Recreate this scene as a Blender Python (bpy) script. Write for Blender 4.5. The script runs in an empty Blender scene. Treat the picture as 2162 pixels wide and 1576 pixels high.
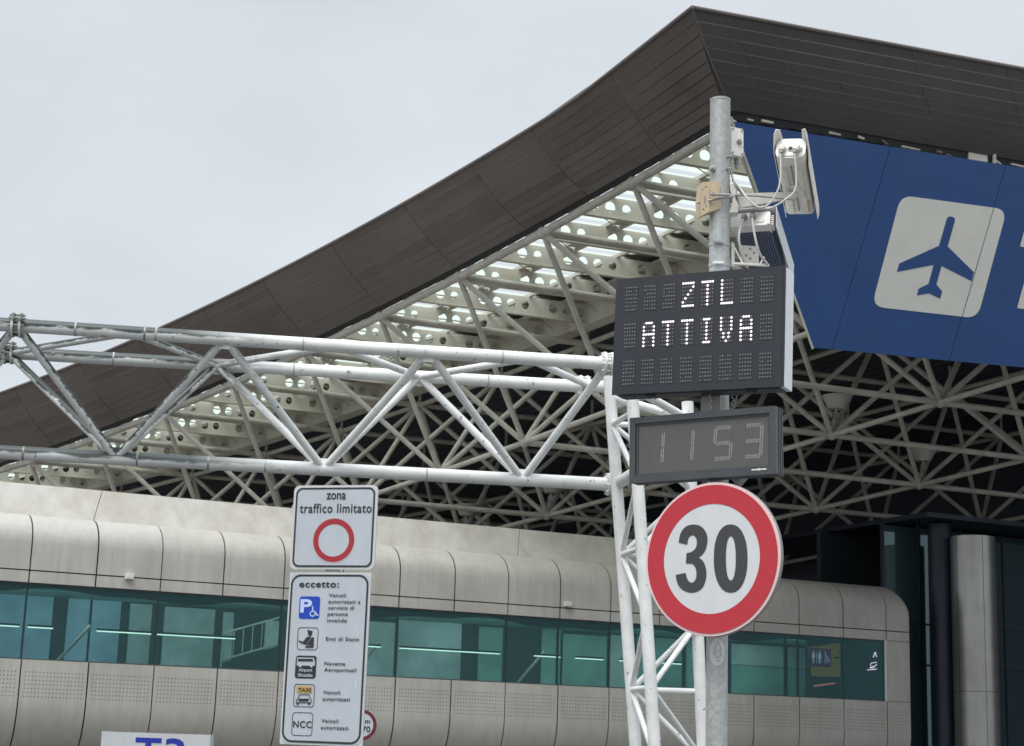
import bpy, bmesh, math, random
import numpy as np
from mathutils import Matrix, Vector
random.seed(7)
sc = bpy.context.scene
R = math.radians

# ------------------------------------------------------------------ camera
PITCH, ROLL, EYE, FPX, CX, CY = math.atan(782/3600), R(1.84), np.array([0, 0, 1.6]), 3600., 1081., 788.
f0 = np.array([0, math.cos(PITCH), math.sin(PITCH)]); r0 = np.array([1., 0, 0]); u0 = np.array([0, -math.sin(PITCH), math.cos(PITCH)])
CR = math.cos(ROLL)*r0 + math.sin(ROLL)*u0; CU = -math.sin(ROLL)*r0 + math.cos(ROLL)*u0
cd = bpy.data.cameras.new('camera'); cam = bpy.data.objects.new('camera', cd); sc.collection.objects.link(cam)
M = Matrix(((CR[0], CU[0], -f0[0], 0), (CR[1], CU[1], -f0[1], 0), (CR[2], CU[2], -f0[2], 1.6), (0, 0, 0, 1)))
cam.matrix_world = M
cd.sensor_width = 36; cd.lens = 36*FPX/2162; cd.clip_start = .1; cd.clip_end = 3000
cd.dof.use_dof = True; cd.dof.focus_distance = 10.5; cd.dof.aperture_fstop = 11
sc.camera = cam

# ------------------------------------------------------------------ sky, sun, exposure
SUN_EL, SUN_ROT = R(60), R(205)
w = bpy.data.worlds.new('World'); sc.world = w; w.use_nodes = True
nt = w.node_tree; N = nt.nodes; L = nt.links; N.clear()
sky = N.new('ShaderNodeTexSky'); sky.sky_type = 'NISHITA'; sky.sun_disc = False; sky.sun_elevation = SUN_EL; sky.sun_rotation = SUN_ROT
tc = N.new('ShaderNodeTexCoord'); mp = N.new('ShaderNodeMapping'); mp.inputs['Scale'].default_value = (1, 1, 2.2)
nz = N.new('ShaderNodeTexNoise'); nz.inputs['Scale'].default_value = 2.6; nz.inputs['Detail'].default_value = 5; nz.inputs['Roughness'].default_value = .5
rp = N.new('ShaderNodeValToRGB'); rp.color_ramp.elements[0].position = .33; rp.color_ramp.elements[1].position = .66
rp.color_ramp.elements[0].color = (6.5, 7.05, 7.6, 1); rp.color_ramp.elements[1].color = (7.9, 8.4, 8.95, 1)
mx = N.new('ShaderNodeMix'); mx.data_type = 'RGBA'; mx.inputs[0].default_value = .93
bg = N.new('ShaderNodeBackground'); bg.inputs['Strength'].default_value = .1; wo = N.new('ShaderNodeOutputWorld')
L.new(tc.outputs['Generated'], mp.inputs[0]); L.new(mp.outputs[0], nz.inputs['Vector']); L.new(nz.outputs['Fac'], rp.inputs[0])
# an overcast sky is brightest overhead
sz = N.new('ShaderNodeSeparateXYZ'); L.new(tc.outputs['Generated'], sz.inputs[0])
zr = N.new('ShaderNodeMapRange'); zr.interpolation_type = 'SMOOTHSTEP'; zr.inputs[1].default_value = .40; zr.inputs[2].default_value = 1; zr.inputs[3].default_value = 1; zr.inputs[4].default_value = 2.7; L.new(sz.outputs[2], zr.inputs[0])
vm = N.new('ShaderNodeVectorMath'); vm.operation = 'SCALE'; L.new(mx.outputs[2], vm.inputs[0]); L.new(zr.outputs[0], vm.inputs['Scale'])
L.new(sky.outputs[0], mx.inputs[6]); L.new(rp.outputs[0], mx.inputs[7]); L.new(vm.outputs[0], bg.inputs[0]); L.new(bg.outputs[0], wo.inputs[0])
sd = bpy.data.lights.new('sun', 'SUN'); sd.energy = 2.4; sd.angle = R(35); sd.color = (1, .97, .93)
so = bpy.data.objects.new('sun', sd); sc.collection.objects.link(so)
# sun stands behind the camera, high and a little to the left
sdir = Vector((math.sin(SUN_ROT)*math.cos(SUN_EL), math.cos(SUN_ROT)*math.cos(SUN_EL), math.sin(SUN_EL)))
so.rotation_euler = sdir.to_track_quat('Z', 'Y').to_euler(); so.location = (0, -20, 40)
vs = sc.view_settings; vs.view_transform = 'Standard'; vs.look = 'None'; vs.exposure = 0; vs.gamma = 1; vs.use_curve_mapping = False
sc.render.engine = 'CYCLES'; sc.render.resolution_x = 1024; sc.render.resolution_y = 746
sc.cycles.max_bounces = 8; sc.cycles.transparent_max_bounces = 16; sc.cycles.diffuse_bounces = 4

# ------------------------------------------------------------------ surveying helpers (a pixel's line of sight cut with a real plane)
def ray(x, y): return f0 + CR*((x-CX)/FPX) + CU*((CY-y)/FPX)
def at_depth(x, y, Y): r = ray(x, y); return EYE + r*(Y/r[1])
def at_z(x, y, z): r = ray(x, y); return EYE + r*((z-1.6)/r[2])
def at_plane(x, y, p, n): r = ray(x, y); return EYE + r*(((np.asarray(p)-EYE)@n)/(r@n))
def V(*a): return np.array(a, float)
def unit(v): return v/np.linalg.norm(v)

# ------------------------------------------------------------------ object helpers
COL = sc.collection
def props(o, label=None, cat=None, group=None, kind=None):
    if label: o['label'] = label
    if cat: o['category'] = cat
    if group: o['group'] = group
    if kind: o['kind'] = kind
    return o
def thing(name, loc, label, cat, group=None):
    o = bpy.data.objects.new(name, None); COL.objects.link(o); o.location = tuple(loc); o.empty_display_size = .2
    return props(o, label, cat, group)
def adopt(o, parent):
    if parent is not None:
        o.parent = parent
        if parent.type == 'EMPTY': o.matrix_parent_inverse = Matrix.Translation(-Vector(parent.location))
def link_mesh(name, me, mat, parent=None, mtx=None, kind=None, label=None):
    o = bpy.data.objects.new(name, me); COL.objects.link(o)
    if mat and not me.materials: me.materials.append(mat)
    if mtx is not None: o.matrix_basis = mtx
    adopt(o, parent)
    if kind: o['kind'] = kind
    if label: o['label'] = label
    return o
class MB:
    """collects shapes in world space for one mesh"""
    def __init__(s): s.v = []; s.f = []
    def add(s, vs, fs):
        b = len(s.v); s.v += [tuple(map(float, p)) for p in vs]; s.f += [tuple(i+b for i in q) for q in fs]; return s
    def obox(s, c, ex, ey, ez):
        """box: centre and three half-edge vectors"""
        c, ex, ey, ez = map(np.asarray, (c, ex, ey, ez))
        P = [c+a*ex+b*ey+d*ez for a in (-1, 1) for b in (-1, 1) for d in (-1, 1)]
        return s.add(P, [(0, 1, 3, 2), (4, 6, 7, 5), (0, 4, 5, 1), (2, 3, 7, 6), (0, 2, 6, 4), (1, 5, 7, 3)])
    def hexa(s, P):
        """eight points: bottom loop 0-3, top loop 4-7"""
        return s.add(P, [(3, 2, 1, 0), (4, 5, 6, 7), (0, 1, 5, 4), (1, 2, 6, 5), (2, 3, 7, 6), (3, 0, 4, 7)])
    def tube(s, pts, r, n=10, cap=True, r2=None):
        pts = [np.asarray(p, float) for p in pts]; rings = []; prev = None
        for i, p in enumerate(pts):
            t = unit((pts[min(i+1, len(pts)-1)]-pts[max(i-1, 0)]))
            a = prev if prev is not None else (V(0, 0, 1) if abs(t[2]) < .9 else V(1, 0, 0))
            x = unit(a - t*(a@t)); y = np.cross(t, x); prev = x
            rr = r if r2 is None else r+(r2-r)*i/(len(pts)-1)
            rings.append([p+rr*(math.cos(2*math.pi*k/n)*x+math.sin(2*math.pi*k/n)*y) for k in range(n)])
        vs = [q for g in rings for q in g]
        fs = [(i*n+k, i*n+(k+1) % n, (i+1)*n+(k+1) % n, (i+1)*n+k) for i in range(len(pts)-1) for k in range(n)]
        if cap: fs += [tuple(range(n))[::-1], tuple((len(pts)-1)*n+k for k in range(n))]
        return s.add(vs, fs)
    def prism(s, poly, n, t):
        """polygon (world points, in order) pushed back by n*t"""
        m = len(poly); poly = [np.asarray(p) for p in poly]; back = [p-n*t for p in poly]
        return s.add(poly+back, [tuple(range(m)), tuple(range(2*m-1, m-1, -1))]+[(k, m+k, m+(k+1) % m, (k+1) % m) for k in range(m)])
    def ring(s, outer, inner, n, t):
        m = len(outer); o = [np.asarray(p) for p in outer]; i = [np.asarray(p) for p in inner]
        vs = o+i+[p-n*t for p in o]+[p-n*t for p in i]
        fs = []
        for k in range(m):
            j = (k+1) % m
            fs += [(k, j, m+j, m+k), (2*m+j, 2*m+k, 3*m+k, 3*m+j), (j, k, 2*m+k, 2*m+j), (m+k, m+j, 3*m+j, 3*m+k)]
        return s.add(vs, fs)
    def mesh(s, name, smooth=False, ang=35):
        me = bpy.data.meshes.new(name); me.from_pydata(s.v, [], s.f); me.validate()
        bm = bmesh.new(); bm.from_mesh(me); bmesh.ops.recalc_face_normals(bm, faces=bm.faces); bm.to_mesh(me); bm.free()
        if smooth:
            me.shade_smooth()
            me.set_sharp_from_angle(angle=R(ang))
        return me
    def build(s, name, mat, parent=None, smooth=False, ang=35, kind=None, label=None):
        return link_mesh(name, s.mesh(name, smooth, ang), mat, parent, None, kind, label)
class Fr:
    """a flat face in space: centre, right, up, normal towards the viewer"""
    def __init__(s, c, yaw, roll=0, tilt=0):
        y, ro, ti = R(yaw), R(roll), R(tilt)
        r = V(math.cos(y), -math.sin(y), 0); n = V(-math.sin(y), -math.cos(y), 0); u = math.cos(ti)*V(0, 0, 1)+math.sin(ti)*n
        s.c = np.asarray(c, float); s.r = math.cos(ro)*r+math.sin(ro)*u; s.u = -math.sin(ro)*r+math.cos(ro)*u; s.n = np.cross(s.r, s.u)
        if s.n @ n < 0: s.n = -s.n
    def p(s, a, b, d=0.): return s.c+s.r*a+s.u*b+s.n*d
    def px(s, x, y):
        q = at_plane(x, y, s.c, s.n)-s.c; return q@s.r, q@s.u
    def box(s, mb, a0, a1, b0, b1, d0, d1):
        return mb.obox(s.p((a0+a1)/2, (b0+b1)/2, (d0+d1)/2), s.r*(a1-a0)/2, s.u*(b1-b0)/2, s.n*(d1-d0)/2)
    def poly(s, mb, pts, d, t=.002): return mb.prism([s.p(a, b, d) for a, b in pts], s.n, t)
    def ringp(s, mb, o, i, d, t=.002): return mb.ring([s.p(a, b, d) for a, b in o], [s.p(a, b, d) for a, b in i], s.n, t)
def circ(cx, cy, r, n=48, ry=None): return [(cx+r*math.cos(2*math.pi*k/n), cy+(ry or r)*math.sin(2*math.pi*k/n)) for k in range(n)]
def rrect(cx, cy, w, h, r, n=6):
    out = []
    for sx, sy, a0 in ((1, 1, 0), (-1, 1, 90), (-1, -1, 180), (1, -1, 270)):
        for k in range(n+1):
            a = R(a0+90*k/n); out.append((cx+sx*(w/2-r)+r*math.cos(a), cy+sy*(h/2-r)+r*math.sin(a)))
    return out
def stroke(pts, w):
    """a thick polyline as quads"""
    out = []
    for (x0, y0), (x1, y1) in zip(pts, pts[1:]):
        l = math.hypot(x1-x0, y1-y0) or 1; nx, ny = -(y1-y0)/l*w/2, (x1-x0)/l*w/2; ex, ey = (x1-x0)/l*w*.3, (y1-y0)/l*w*.3
        out.append([(x0+nx-ex, y0+ny-ey), (x0-nx-ex, y0-ny-ey), (x1-nx+ex, y1-ny+ey), (x1+nx+ex, y1+ny+ey)])
    return out
def text_part(name, s, fr, a, b, cap, width, mat, parent, bold=.02, d=.003, skew=0, uvec=None, rvec=None, track=1.0):
    """lettering: left baseline corner (a, b), cap height, total width"""
    cu = bpy.data.curves.new(name, 'FONT'); cu.body = s; cu.size = 1; cu.offset = bold; cu.extrude = .004; cu.space_character = track; cu.resolution_u = 3
    tmp = bpy.data.objects.new('tmp_text', cu); me = bpy.data.meshes.new_from_object(tmp); bpy.data.objects.remove(tmp); bpy.data.curves.remove(cu)
    xs = [v.co.x for v in me.vertices]; x0, x1 = min(xs), max(xs)
    k = width/(x1-x0) if width else cap/.73; ky = cap/.73
    r = fr.r if rvec is None else rvec; u = fr.u if uvec is None else uvec
    o = fr.p(a, b, d)
    for v in me.vertices:
        q = o+r*((v.co.x-x0)*k+skew*v.co.y*ky)+u*(v.co.y*ky)+fr.n*(v.co.z*.25)
        v.co = Vector(q)
    me.name = name
    return link_mesh(name, me, mat, parent)

# ------------------------------------------------------------------ materials
def mat(name, col, rough=.6, metal=0, spec=.5, emis=None, es=1, noise=None, bump=None, streak=None, patches=None):
    """noise=(scale, amount) mottles the colour; streak=(colour, amount) vertical dirt; patches=(scale, threshold, colour) chipped areas; bump=(scale, dist)"""
    m = bpy.data.materials.new(name); m.use_nodes = True; t = m.node_tree; b = t.nodes['Principled BSDF']
    b.inputs['Roughness'].default_value = rough; b.inputs['Metallic'].default_value = metal; b.inputs['Specular IOR Level'].default_value = spec
    c = (*col, 1); b.inputs['Base Color'].default_value = c; src = None
    if emis: b.inputs['Emission Color'].default_value = (*emis, 1); b.inputs['Emission Strength'].default_value = es
    def geo(scale):
        g = t.nodes.new('ShaderNodeNewGeometry'); mp = t.nodes.new('ShaderNodeMapping'); mp.inputs['Scale'].default_value = scale
        t.links.new(g.outputs['Position'], mp.inputs[0]); return mp.outputs[0]
    def nzt(scale, sv=(1, 1, 1), detail=4, rough_=.55):
        n = t.nodes.new('ShaderNodeTexNoise'); n.inputs['Scale'].default_value = scale; n.inputs['Detail'].default_value = detail; n.inputs['Roughness'].default_value = rough_
        t.links.new(geo(sv), n.inputs['Vector']); return n.outputs['Fac']
    def ramp(fac, p0, p1, v0=0., v1=1.):
        r = t.nodes.new('ShaderNodeMapRange'); r.inputs[1].default_value = p0; r.inputs[2].default_value = p1; r.inputs[3].default_value = v0; r.inputs[4].default_value = v1
        t.links.new(fac, r.inputs[0]); return r.outputs[0]
    def mixc(fac, a, b_, mode='MIX'):
        x = t.nodes.new('ShaderNodeMix'); x.data_type = 'RGBA'; x.blend_type = mode
        t.links.new(fac, x.inputs[0]) if not isinstance(fac, float) else setattr(x.inputs[0], 'default_value', fac)
        for i, q in ((6, a), (7, b_)):
            if isinstance(q, tuple): x.inputs[i].default_value = q
            else: t.links.new(q, x.inputs[i])
        return x.outputs[2]
    cur = c
    if noise:
        sc_, am = noise; cur = mixc(ramp(nzt(sc_), .3, .7), tuple(v*(1-am) for v in col)+(1,), tuple(min(1, v*(1+am*.6)) for v in col)+(1,))
    if streak:
        scol, am = streak[:2]; sv = streak[2] if len(streak) > 2 else (6, 6, .5)
        cur = mixc(ramp(nzt(1.6, sv, 6, .65), .42, .78, 0, am), cur, (*scol, 1))
        cur = mixc(ramp(nzt(.45, (1, 1, .8), 3), .45, .7, 0, am*.6), cur, (*scol, 1))
    if patches:
        ps, th, pc = patches; cur = mixc(ramp(nzt(ps, (1, 1, 1), 5, .7), th, th+.025), cur, (*pc, 1))
    if cur is not c: t.links.new(cur, b.inputs['Base Color'])
    if bump:
        bp = t.nodes.new('ShaderNodeBump'); bp.inputs['Distance'].default_value = bump[1]; bp.inputs['Strength'].default_value = .6
        t.links.new(nzt(bump[0]), bp.inputs['Height']); t.links.new(bp.outputs[0], b.inputs['Normal'])
    m['_mix'] = 0
    return m
Mt = {}
Mt['galv'] = mat('galvanised steel', (.45, .47, .47), .5, .35, noise=(34, .25), bump=(60, .0006), streak=((.27, .24, .2), .45, (5, 5, .8)))
Mt['gantry'] = mat('gantry white paint', (.80, .81, .79), .42, 0, noise=(3, .08), streak=((.42, .42, .38), .35, (3, 3, 3)), patches=(12, .635, (.12, .14, .13)))
Mt['frame'] = mat('space frame paint', (.54, .52, .46), .6, 0, noise=(2, .18), streak=((.24, .20, .14), .4, (2, 2, 2)))
Mt['framew'] = mat('beam paint', (.68, .66, .585), .65, 0, noise=(1.2, .14), streak=((.34, .29, .21), .5, (1.5, 1.5, 1.5)))
Mt['rust'] = mat('rusty bracket', (.22, .16, .1), .8, 0, noise=(6, .4))
Mt['brown'] = mat('brown cladding', (.160, .132, .117), .55, .1, noise=(.35, .2), streak=((.18, .16, .145), .35, (.8, .8, .8)))
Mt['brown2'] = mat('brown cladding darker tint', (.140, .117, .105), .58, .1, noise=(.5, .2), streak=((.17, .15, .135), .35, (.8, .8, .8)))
Mt['seam'] = mat('pale seam backing', (.36, .34, .33), .6)
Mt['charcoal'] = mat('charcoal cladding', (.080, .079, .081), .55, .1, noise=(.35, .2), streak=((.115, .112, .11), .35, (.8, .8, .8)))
Mt['black'] = mat('black trim', (.012, .012, .014), .7)
Mt['deck'] = mat('dark roof deck', (.055, .06, .075), .7, 0, noise=(1.5, .3))
Mt['dark'] = mat('dark navy metal', (.018, .026, .042), .45, .2, noise=(1, .3))
Mt['facade'] = mat('cream facade panel', (.455, .44, .395), .5, 0, noise=(.9, .10), streak=((.265, .24, .20), .42, (4, 4, .45)), bump=(.9, .012))
Mt['parapet'] = mat('off white parapet', (.50, .49, .445), .5, 0, noise=(.8, .08), streak=((.30, .25, .18), .6, (1.5, 1.5, 1)))
Mt['hole'] = mat('perforation', (.16, .145, .12), .9)
Mt['facedge'] = mat('window reveal', (.05, .055, .055), .6)
Mt['blue'] = mat('blue sign sheet', (.028, .085, .26), .5, 0, noise=(.8, .06), streak=((.04, .1, .26), .25, (1, 1, 1)))
Mt['cream'] = mat('off white film', (.78, .775, .70), .55, 0, noise=(2, .04))
Mt['board'] = mat('charcoal board enamel', (.017, .0195, .027), .45, 0, noise=(8, .1), streak=((.035, .037, .042), .3, (4, 4, 1.5)))
Mt['boardw'] = mat('white board casing', (.80, .83, .85), .4, 0, noise=(10, .06), streak=((.4, .4, .4), .3, (8, 8, 1)))
Mt['led_off'] = mat('unlit diode', (.27, .265, .26), .3)
Mt['led_on'] = mat('lit diode', (.9, .85, .9), .4, emis=(1, .84, .92), es=.9)
Mt['clockf'] = mat('clock case', (.055, .06, .066), .4, 0, noise=(12, .12), streak=((.1, .1, .1), .25, (5, 5, 2)))
Mt['screen'] = mat('clock screen', (.095, .093, .088), .35, 0, noise=(5, .03))
Mt['seg_off'] = mat('unlit segment diode', (.165, .155, .14), .5)
Mt['seg_on'] = mat('flipped segment diode', (.40, .385, .34), .5, noise=(55, .35))
Mt['seg_blue'] = mat('bluish segment diode', (.35, .36, .56), .5)
Mt['swhite'] = mat('white reflective sheet', (.60, .615, .625), .5, 0, noise=(14, .03), streak=((.5, .51, .52), .35, (4, 4, 1)))
Mt['sgrey'] = mat('white reflective sheet, greyed', (.48, .515, .56), .5, 0, noise=(5, .04), streak=((.40, .43, .46), .5, (4, 4, 1)))
Mt['sedge'] = mat('bare sign edge', (.6, .61, .6), .5, .2)
Mt['pink'] = mat('faded rim', (.75, .55, .54), .5)
Mt['sred'] = mat('red reflective sheet', (.46, .026, .040), .45, 0, noise=(14, .05), bump=(220, .0004))
Mt['dred'] = mat('dark red sheet', (.36, .02, .03), .45)
Mt['mred'] = mat('weathered red sheet', (.13, .012, .02), .5)
Mt['sblack'] = mat('black lettering', (.022, .025, .026), .5)
Mt['sgreyblack'] = mat('numeral black', (.045, .045, .045), .5)
Mt['sblue'] = mat('parking blue', (.008, .055, .42), .4)
Mt['slight'] = mat('pale blue print', (.5, .6, .85), .5)
Mt['taxi'] = mat('taxi ochre', (.5, .33, .11), .5)
Mt['brownink'] = mat('brown ink', (.1, .045, .01), .5)
Mt['cammet'] = mat('camera housing', (.70, .685, .64), .45, .0, noise=(20, .08), streak=((.4, .35, .27), .4, (10, 10, 4)))
Mt['camwhite'] = mat('white camera plastic', (.78, .77, .74), .4, 0, noise=(20, .05), streak=((.4, .37, .3), .4, (14, 14, 4)))
Mt['beige'] = mat('beige cast bracket', (.58, .47, .33), .6, 0, noise=(18, .15), streak=((.3, .2, .1), .35, (10, 10, 4)))
Mt['gland'] = mat('cable gland', (.28, .27, .26), .5, .4)
Mt['cable'] = mat('grey cable', (.52, .51, .48), .5)
Mt['fin'] = mat('dark finned alloy', (.19, .23, .33), .45, .4)
Mt['t3blue'] = mat('terminal blue lettering', (.015, .03, .36), .5)
Mt['colmet'] = mat('brushed column cladding', (.42, .41, .39), .36, .75, noise=(1.5, .12), streak=((.25, .23, .2), .4, (3, 3, .3)))
Mt['weld'] = mat('dirty weld', (.45, .46, .44), .7, 0, noise=(30, .4))
Mt['asphalt'] = mat('asphalt', (.06, .06, .06), .9, 0, noise=(3, .25))
Mt['pave'] = mat('paving', (.17, .165, .155), .85, 0, noise=(2, .12))
Mt['inwall'] = mat('interior pale wall', (.62, .70, .72), .7, 0, noise=(.9, .38))
Mt['inwallb'] = mat('interior bluish wall', (.45, .62, .82), .7, 0, noise=(.9, .38))
Mt['inwallg'] = mat('interior greenish wall', (.32, .54, .50), .7, 0, noise=(.9, .4))
Mt['indark'] = mat('interior dark surface', (.02, .03, .035), .7)
Mt['infloor'] = mat('interior floor', (.2, .2, .2), .5)
Mt['lampw'] = mat('fluorescent strip', (.9, .9, .85), .5, emis=(1, .96, .82), es=3)
Mt['purple'] = mat('purple sign', (.16, .02, .14), .5, emis=(1, .02, .40), es=.07)  # faint glow added so the purple shows through the teal glass
Mt['yellow'] = mat('yellow sign', (.60, .30, .05), .5, emis=(.8, .4, .05), es=.22)
Mt['signw'] = mat('white pictogram', (.8, .75, .85), .5, emis=(.8, .75, .9), es=.5)
Mt['redlamp'] = mat('red lit strip', (.5, .05, .06), .5, emis=(1, .2, .25), es=1.0)
Mt['lampcone'] = mat('floodlight shade', (.55, .53, .48), .5, .2)
def glass_mat(name, tint, gl, fac, rough=.02, wav=(.55, .012)):
    m = bpy.data.materials.new(name); m.use_nodes = True; t = m.node_tree; t.nodes.clear()
    tr = t.nodes.new('ShaderNodeBsdfTransparent'); tr.inputs[0].default_value = (*tint, 1)
    g = t.nodes.new('ShaderNodeBsdfGlossy'); g.inputs['Color'].default_value = (*gl, 1); g.inputs['Roughness'].default_value = rough
    mixs = t.nodes.new('ShaderNodeMixShader'); o = t.nodes.new('ShaderNodeOutputMaterial')
    lw = t.nodes.new('ShaderNodeFresnel'); lw.inputs['IOR'].default_value = 1.5
    ad = t.nodes.new('ShaderNodeMath'); ad.operation = 'ADD'; ad.inputs[1].default_value = fac; ad.use_clamp = True
    t.links.new(lw.outputs[0], ad.inputs[0]); t.links.new(ad.outputs[0], mixs.inputs[0])
    ge = t.nodes.new('ShaderNodeNewGeometry'); n = t.nodes.new('ShaderNodeTexNoise'); n.inputs['Scale'].default_value = wav[0]; n.inputs['Detail'].default_value = 1
    bp = t.nodes.new('ShaderNodeBump'); bp.inputs['Distance'].default_value = wav[1]; bp.inputs['Strength'].default_value = 1
    t.links.new(ge.outputs['Position'], n.inputs['Vector']); t.links.new(n.outputs['Fac'], bp.inputs['Height']); t.links.new(bp.outputs[0], g.inputs['Normal'])
    t.links.new(tr.outputs[0], mixs.inputs[1]); t.links.new(g.outputs[0], mixs.inputs[2]); t.links.new(mixs.outputs[0], o.inputs[0])
    return m
Mt['glass'] = glass_mat('teal window glass', (.54, .72, .72), (.30, .50, .53), .0)
Mt['hallglass'] = glass_mat('dark curtain wall glass', (.20, .30, .33), (.45, .62, .66), .18, .01, (.3, .006))
def add_haze(m, col, f):  # diffuse tint mixed in to lift dark glass, in place of reflected light
    t = m.node_tree; o = [n for n in t.nodes if n.type == 'OUTPUT_MATERIAL'][0]; src_ = o.inputs[0].links[0].from_socket
    d = t.nodes.new('ShaderNodeBsdfDiffuse'); d.inputs[0].default_value = (*col, 1); x = t.nodes.new('ShaderNodeMixShader'); x.inputs[0].default_value = f
    t.links.new(src_, x.inputs[1]); t.links.new(d.outputs[0], x.inputs[2]); t.links.new(x.outputs[0], o.inputs[0])
add_haze(Mt['hallglass'], (.09, .15, .16), .3); add_haze(Mt['glass'], (.10, .20, .21), .16)
def milk_glass(name, tint, milk, f):
    m = bpy.data.materials.new(name); m.use_nodes = True; t = m.node_tree; t.nodes.clear()
    a = t.nodes.new('ShaderNodeBsdfTransparent'); a.inputs[0].default_value = (*tint, 1); b = t.nodes.new('ShaderNodeBsdfTranslucent'); b.inputs[0].default_value = (*milk, 1)
    x = t.nodes.new('ShaderNodeMixShader'); x.inputs[0].default_value = f; o = t.nodes.new('ShaderNodeOutputMaterial')
    t.links.new(a.outputs[0], x.inputs[1]); t.links.new(b.outputs[0], x.inputs[2]); t.links.new(x.outputs[0], o.inputs[0]); return m
Mt['skylight'] = milk_glass('pale skylight glass', (.78, .83, .76), (.70, .78, .68), .45)

# ------------------------------------------------------------------ ground
def sheet(name, pts, mat_, z):
    me = bpy.data.meshes.new(name); me.from_pydata([(x, y, z) for x, y in pts], [], [tuple(range(len(pts)))]); return link_mesh(name, me, mat_, None, None, 'structure')
sheet('ground', [(-900, -900), (900, -900), (900, 1500), (-900, 1500)], Mt['pave'], -.12)
FA = V(-11.118, 40, 0); FD = V(math.sin(R(64.236)), math.cos(R(64.236)), 0); FN = V(-FD[1], FD[0], 0)
def FP(s, t, z): return FA+FD*s+FN*t+V(0, 0, z)
def s_px(px, t, py=1330): return float((at_plane(px, py, FA+FN*t, FN)-FA)@FD)
def z_px(px, py, t): return float(at_plane(px, py, FA+FN*t, FN)[2])
def slab_poly(name, poly, z0, z1, mat_):
    mb = MB(); mb.prism([V(*p[:2], z1) for p in poly], V(0, 0, 1), z1-z0); return mb.build(name, mat_, None, kind='structure')
rd = MB(); rd.hexa([FP(-60, -30, -.116), FP(80, -30, -.116), FP(80, -6, -.116), FP(-60, -6, -.116), FP(-60, -30, -.1), FP(80, -30, -.1), FP(80, -6, -.1), FP(-60, -6, -.1)]); rd.build('road', Mt['asphalt'], None, kind='structure')
mk = MB()
for k in range(-10, 14):
    q = [FP(k*6, -18.07, -.096), FP(k*6+3, -18.07, -.096), FP(k*6+3, -17.93, -.096), FP(k*6, -17.93, -.096)]; mk.add(q, [(0, 1, 2, 3)])
mk.build('road_marking', Mt['cream'], None, kind='structure')
pv = MB(); pv.hexa([FP(-60, -5.9, -.12), FP(80, -5.9, -.12), FP(80, 25, -.12), FP(-60, 25, -.12), FP(-60, -5.9, .02), FP(80, -5.9, .02), FP(80, 25, .02), FP(-60, 25, .02)]); pv.build('pavement', Mt['pave'], None, kind='structure')
kb = MB(); kb.hexa([FP(-60, -6.05, -.12), FP(80, -6.05, -.12), FP(80, -5.905, -.12), FP(-60, -5.905, -.12), FP(-60, -6.05, .03), FP(80, -6.05, .03), FP(80, -5.905, .03), FP(-60, -5.905, .03)]); kb.build('kerb', Mt['parapet'], None, kind='structure')
pv2 = MB(); pv2.hexa([FP(-60, -45, -.12), FP(80, -45, -.12), FP(80, -30.1, -.12), FP(-60, -30.1, -.12), FP(-60, -45, 0), FP(80, -45, 0), FP(80, -30.1, 0), FP(-60, -30.1, 0)]); pv2.build('footpath', Mt['pave'], None, kind='structure')

# ------------------------------------------------------------------ curved glazed gallery building
PW = 1.55625; KS = 25.75
gal = thing('gallery_building', FP(-4, 2, 0), 'long cream clad gallery with curved panels and a teal window band under the canopy', 'building')
def prof_top(zc=5.85, rz=.75, rt=1.0, n=9): return [(0, 5.22)]+[(0, 5.55)]+[(rt*(1-math.cos(a)), zc+rz*math.sin(a)) for a in np.linspace(0, math.pi/2, n)]+[(1.25, zc+rz)]
def prof_bot(n=9): return [(0, 3.15), (0, 2.7), (0, 2.3)]+[(1.5*(1-math.cos(a)), 2.2-1.45*math.sin(a)) for a in np.linspace(0.06, math.pi/2*.93, n)]
def profile_panel(s0, s1, prof, lip=.035, shape=None, cols=None):
    mb = MB(); cols = cols or [s0, s1]; vs = []; prof = prof or shape(cols[0]); m = len(prof)
    for s in cols:
        pr = shape(s) if shape else prof
        vs += [FP(s, t, z) for t, z in pr]
    fs = [(c*m+i, c*m+i+1, (c+1)*m+i+1, (c+1)*m+i) for c in range(len(cols)-1) for i in range(m-1)]
    mb.add(vs, fs)
    for c in (0, len(cols)-1):
        e = vs[c*m:(c+1)*m]; inner = [p+FN*lip for p in e]
        mb.add(e+inner, [(i, i+1, m+i+1, m+i) for i in range(m-1)])
    for i in (0, m-1):
        e = [vs[c*m+i] for c in range(len(cols))]; dz = V(0, 0, 0); inner = [p+FN*lip for p in e]; k = len(e)
        mb.add(e+inner, [(j, j+1, k+j+1, k+j) for j in range(k-1)])
    return mb
G = .017
ks = [(-3+k) for k in range(0, 19)]
for k in ks:
    s0, s1 = k*PW+G+random.uniform(-.004, .004), (k+1)*PW-G+random.uniform(-.004, .004); jt = random.uniform(-.010, .010)
    profile_panel(s0, s1, [(t+jt, z) for t, z in prof_top()]).build('curved_panel', Mt['facade'], gal, True)
    profile_panel(s0, s1, [(0, 4.925), (0, 5.19)]).build('lintel_panel', Mt['facade'], gal)
    lp = profile_panel(s0, s1, [(t+jt*.0, z) for t, z in prof_bot()]).build('perforated_panel', Mt['facade'], gal, True)
    mb = MB(); nc = 17
    for c in range(nc):
        for r_ in range(7):
            cs = s0+.1+(s1-s0-.2)*c/(nc-1); cz = 2.87-.093*r_
            mb.add([FP(cs+.017*math.cos(q*math.pi/3), -.003, cz+.017*math.sin(q*math.pi/3)) for q in range(6)], [tuple(range(6))])
    mb.build('perforation', Mt['hole'], gal, kind='stuff')
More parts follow.
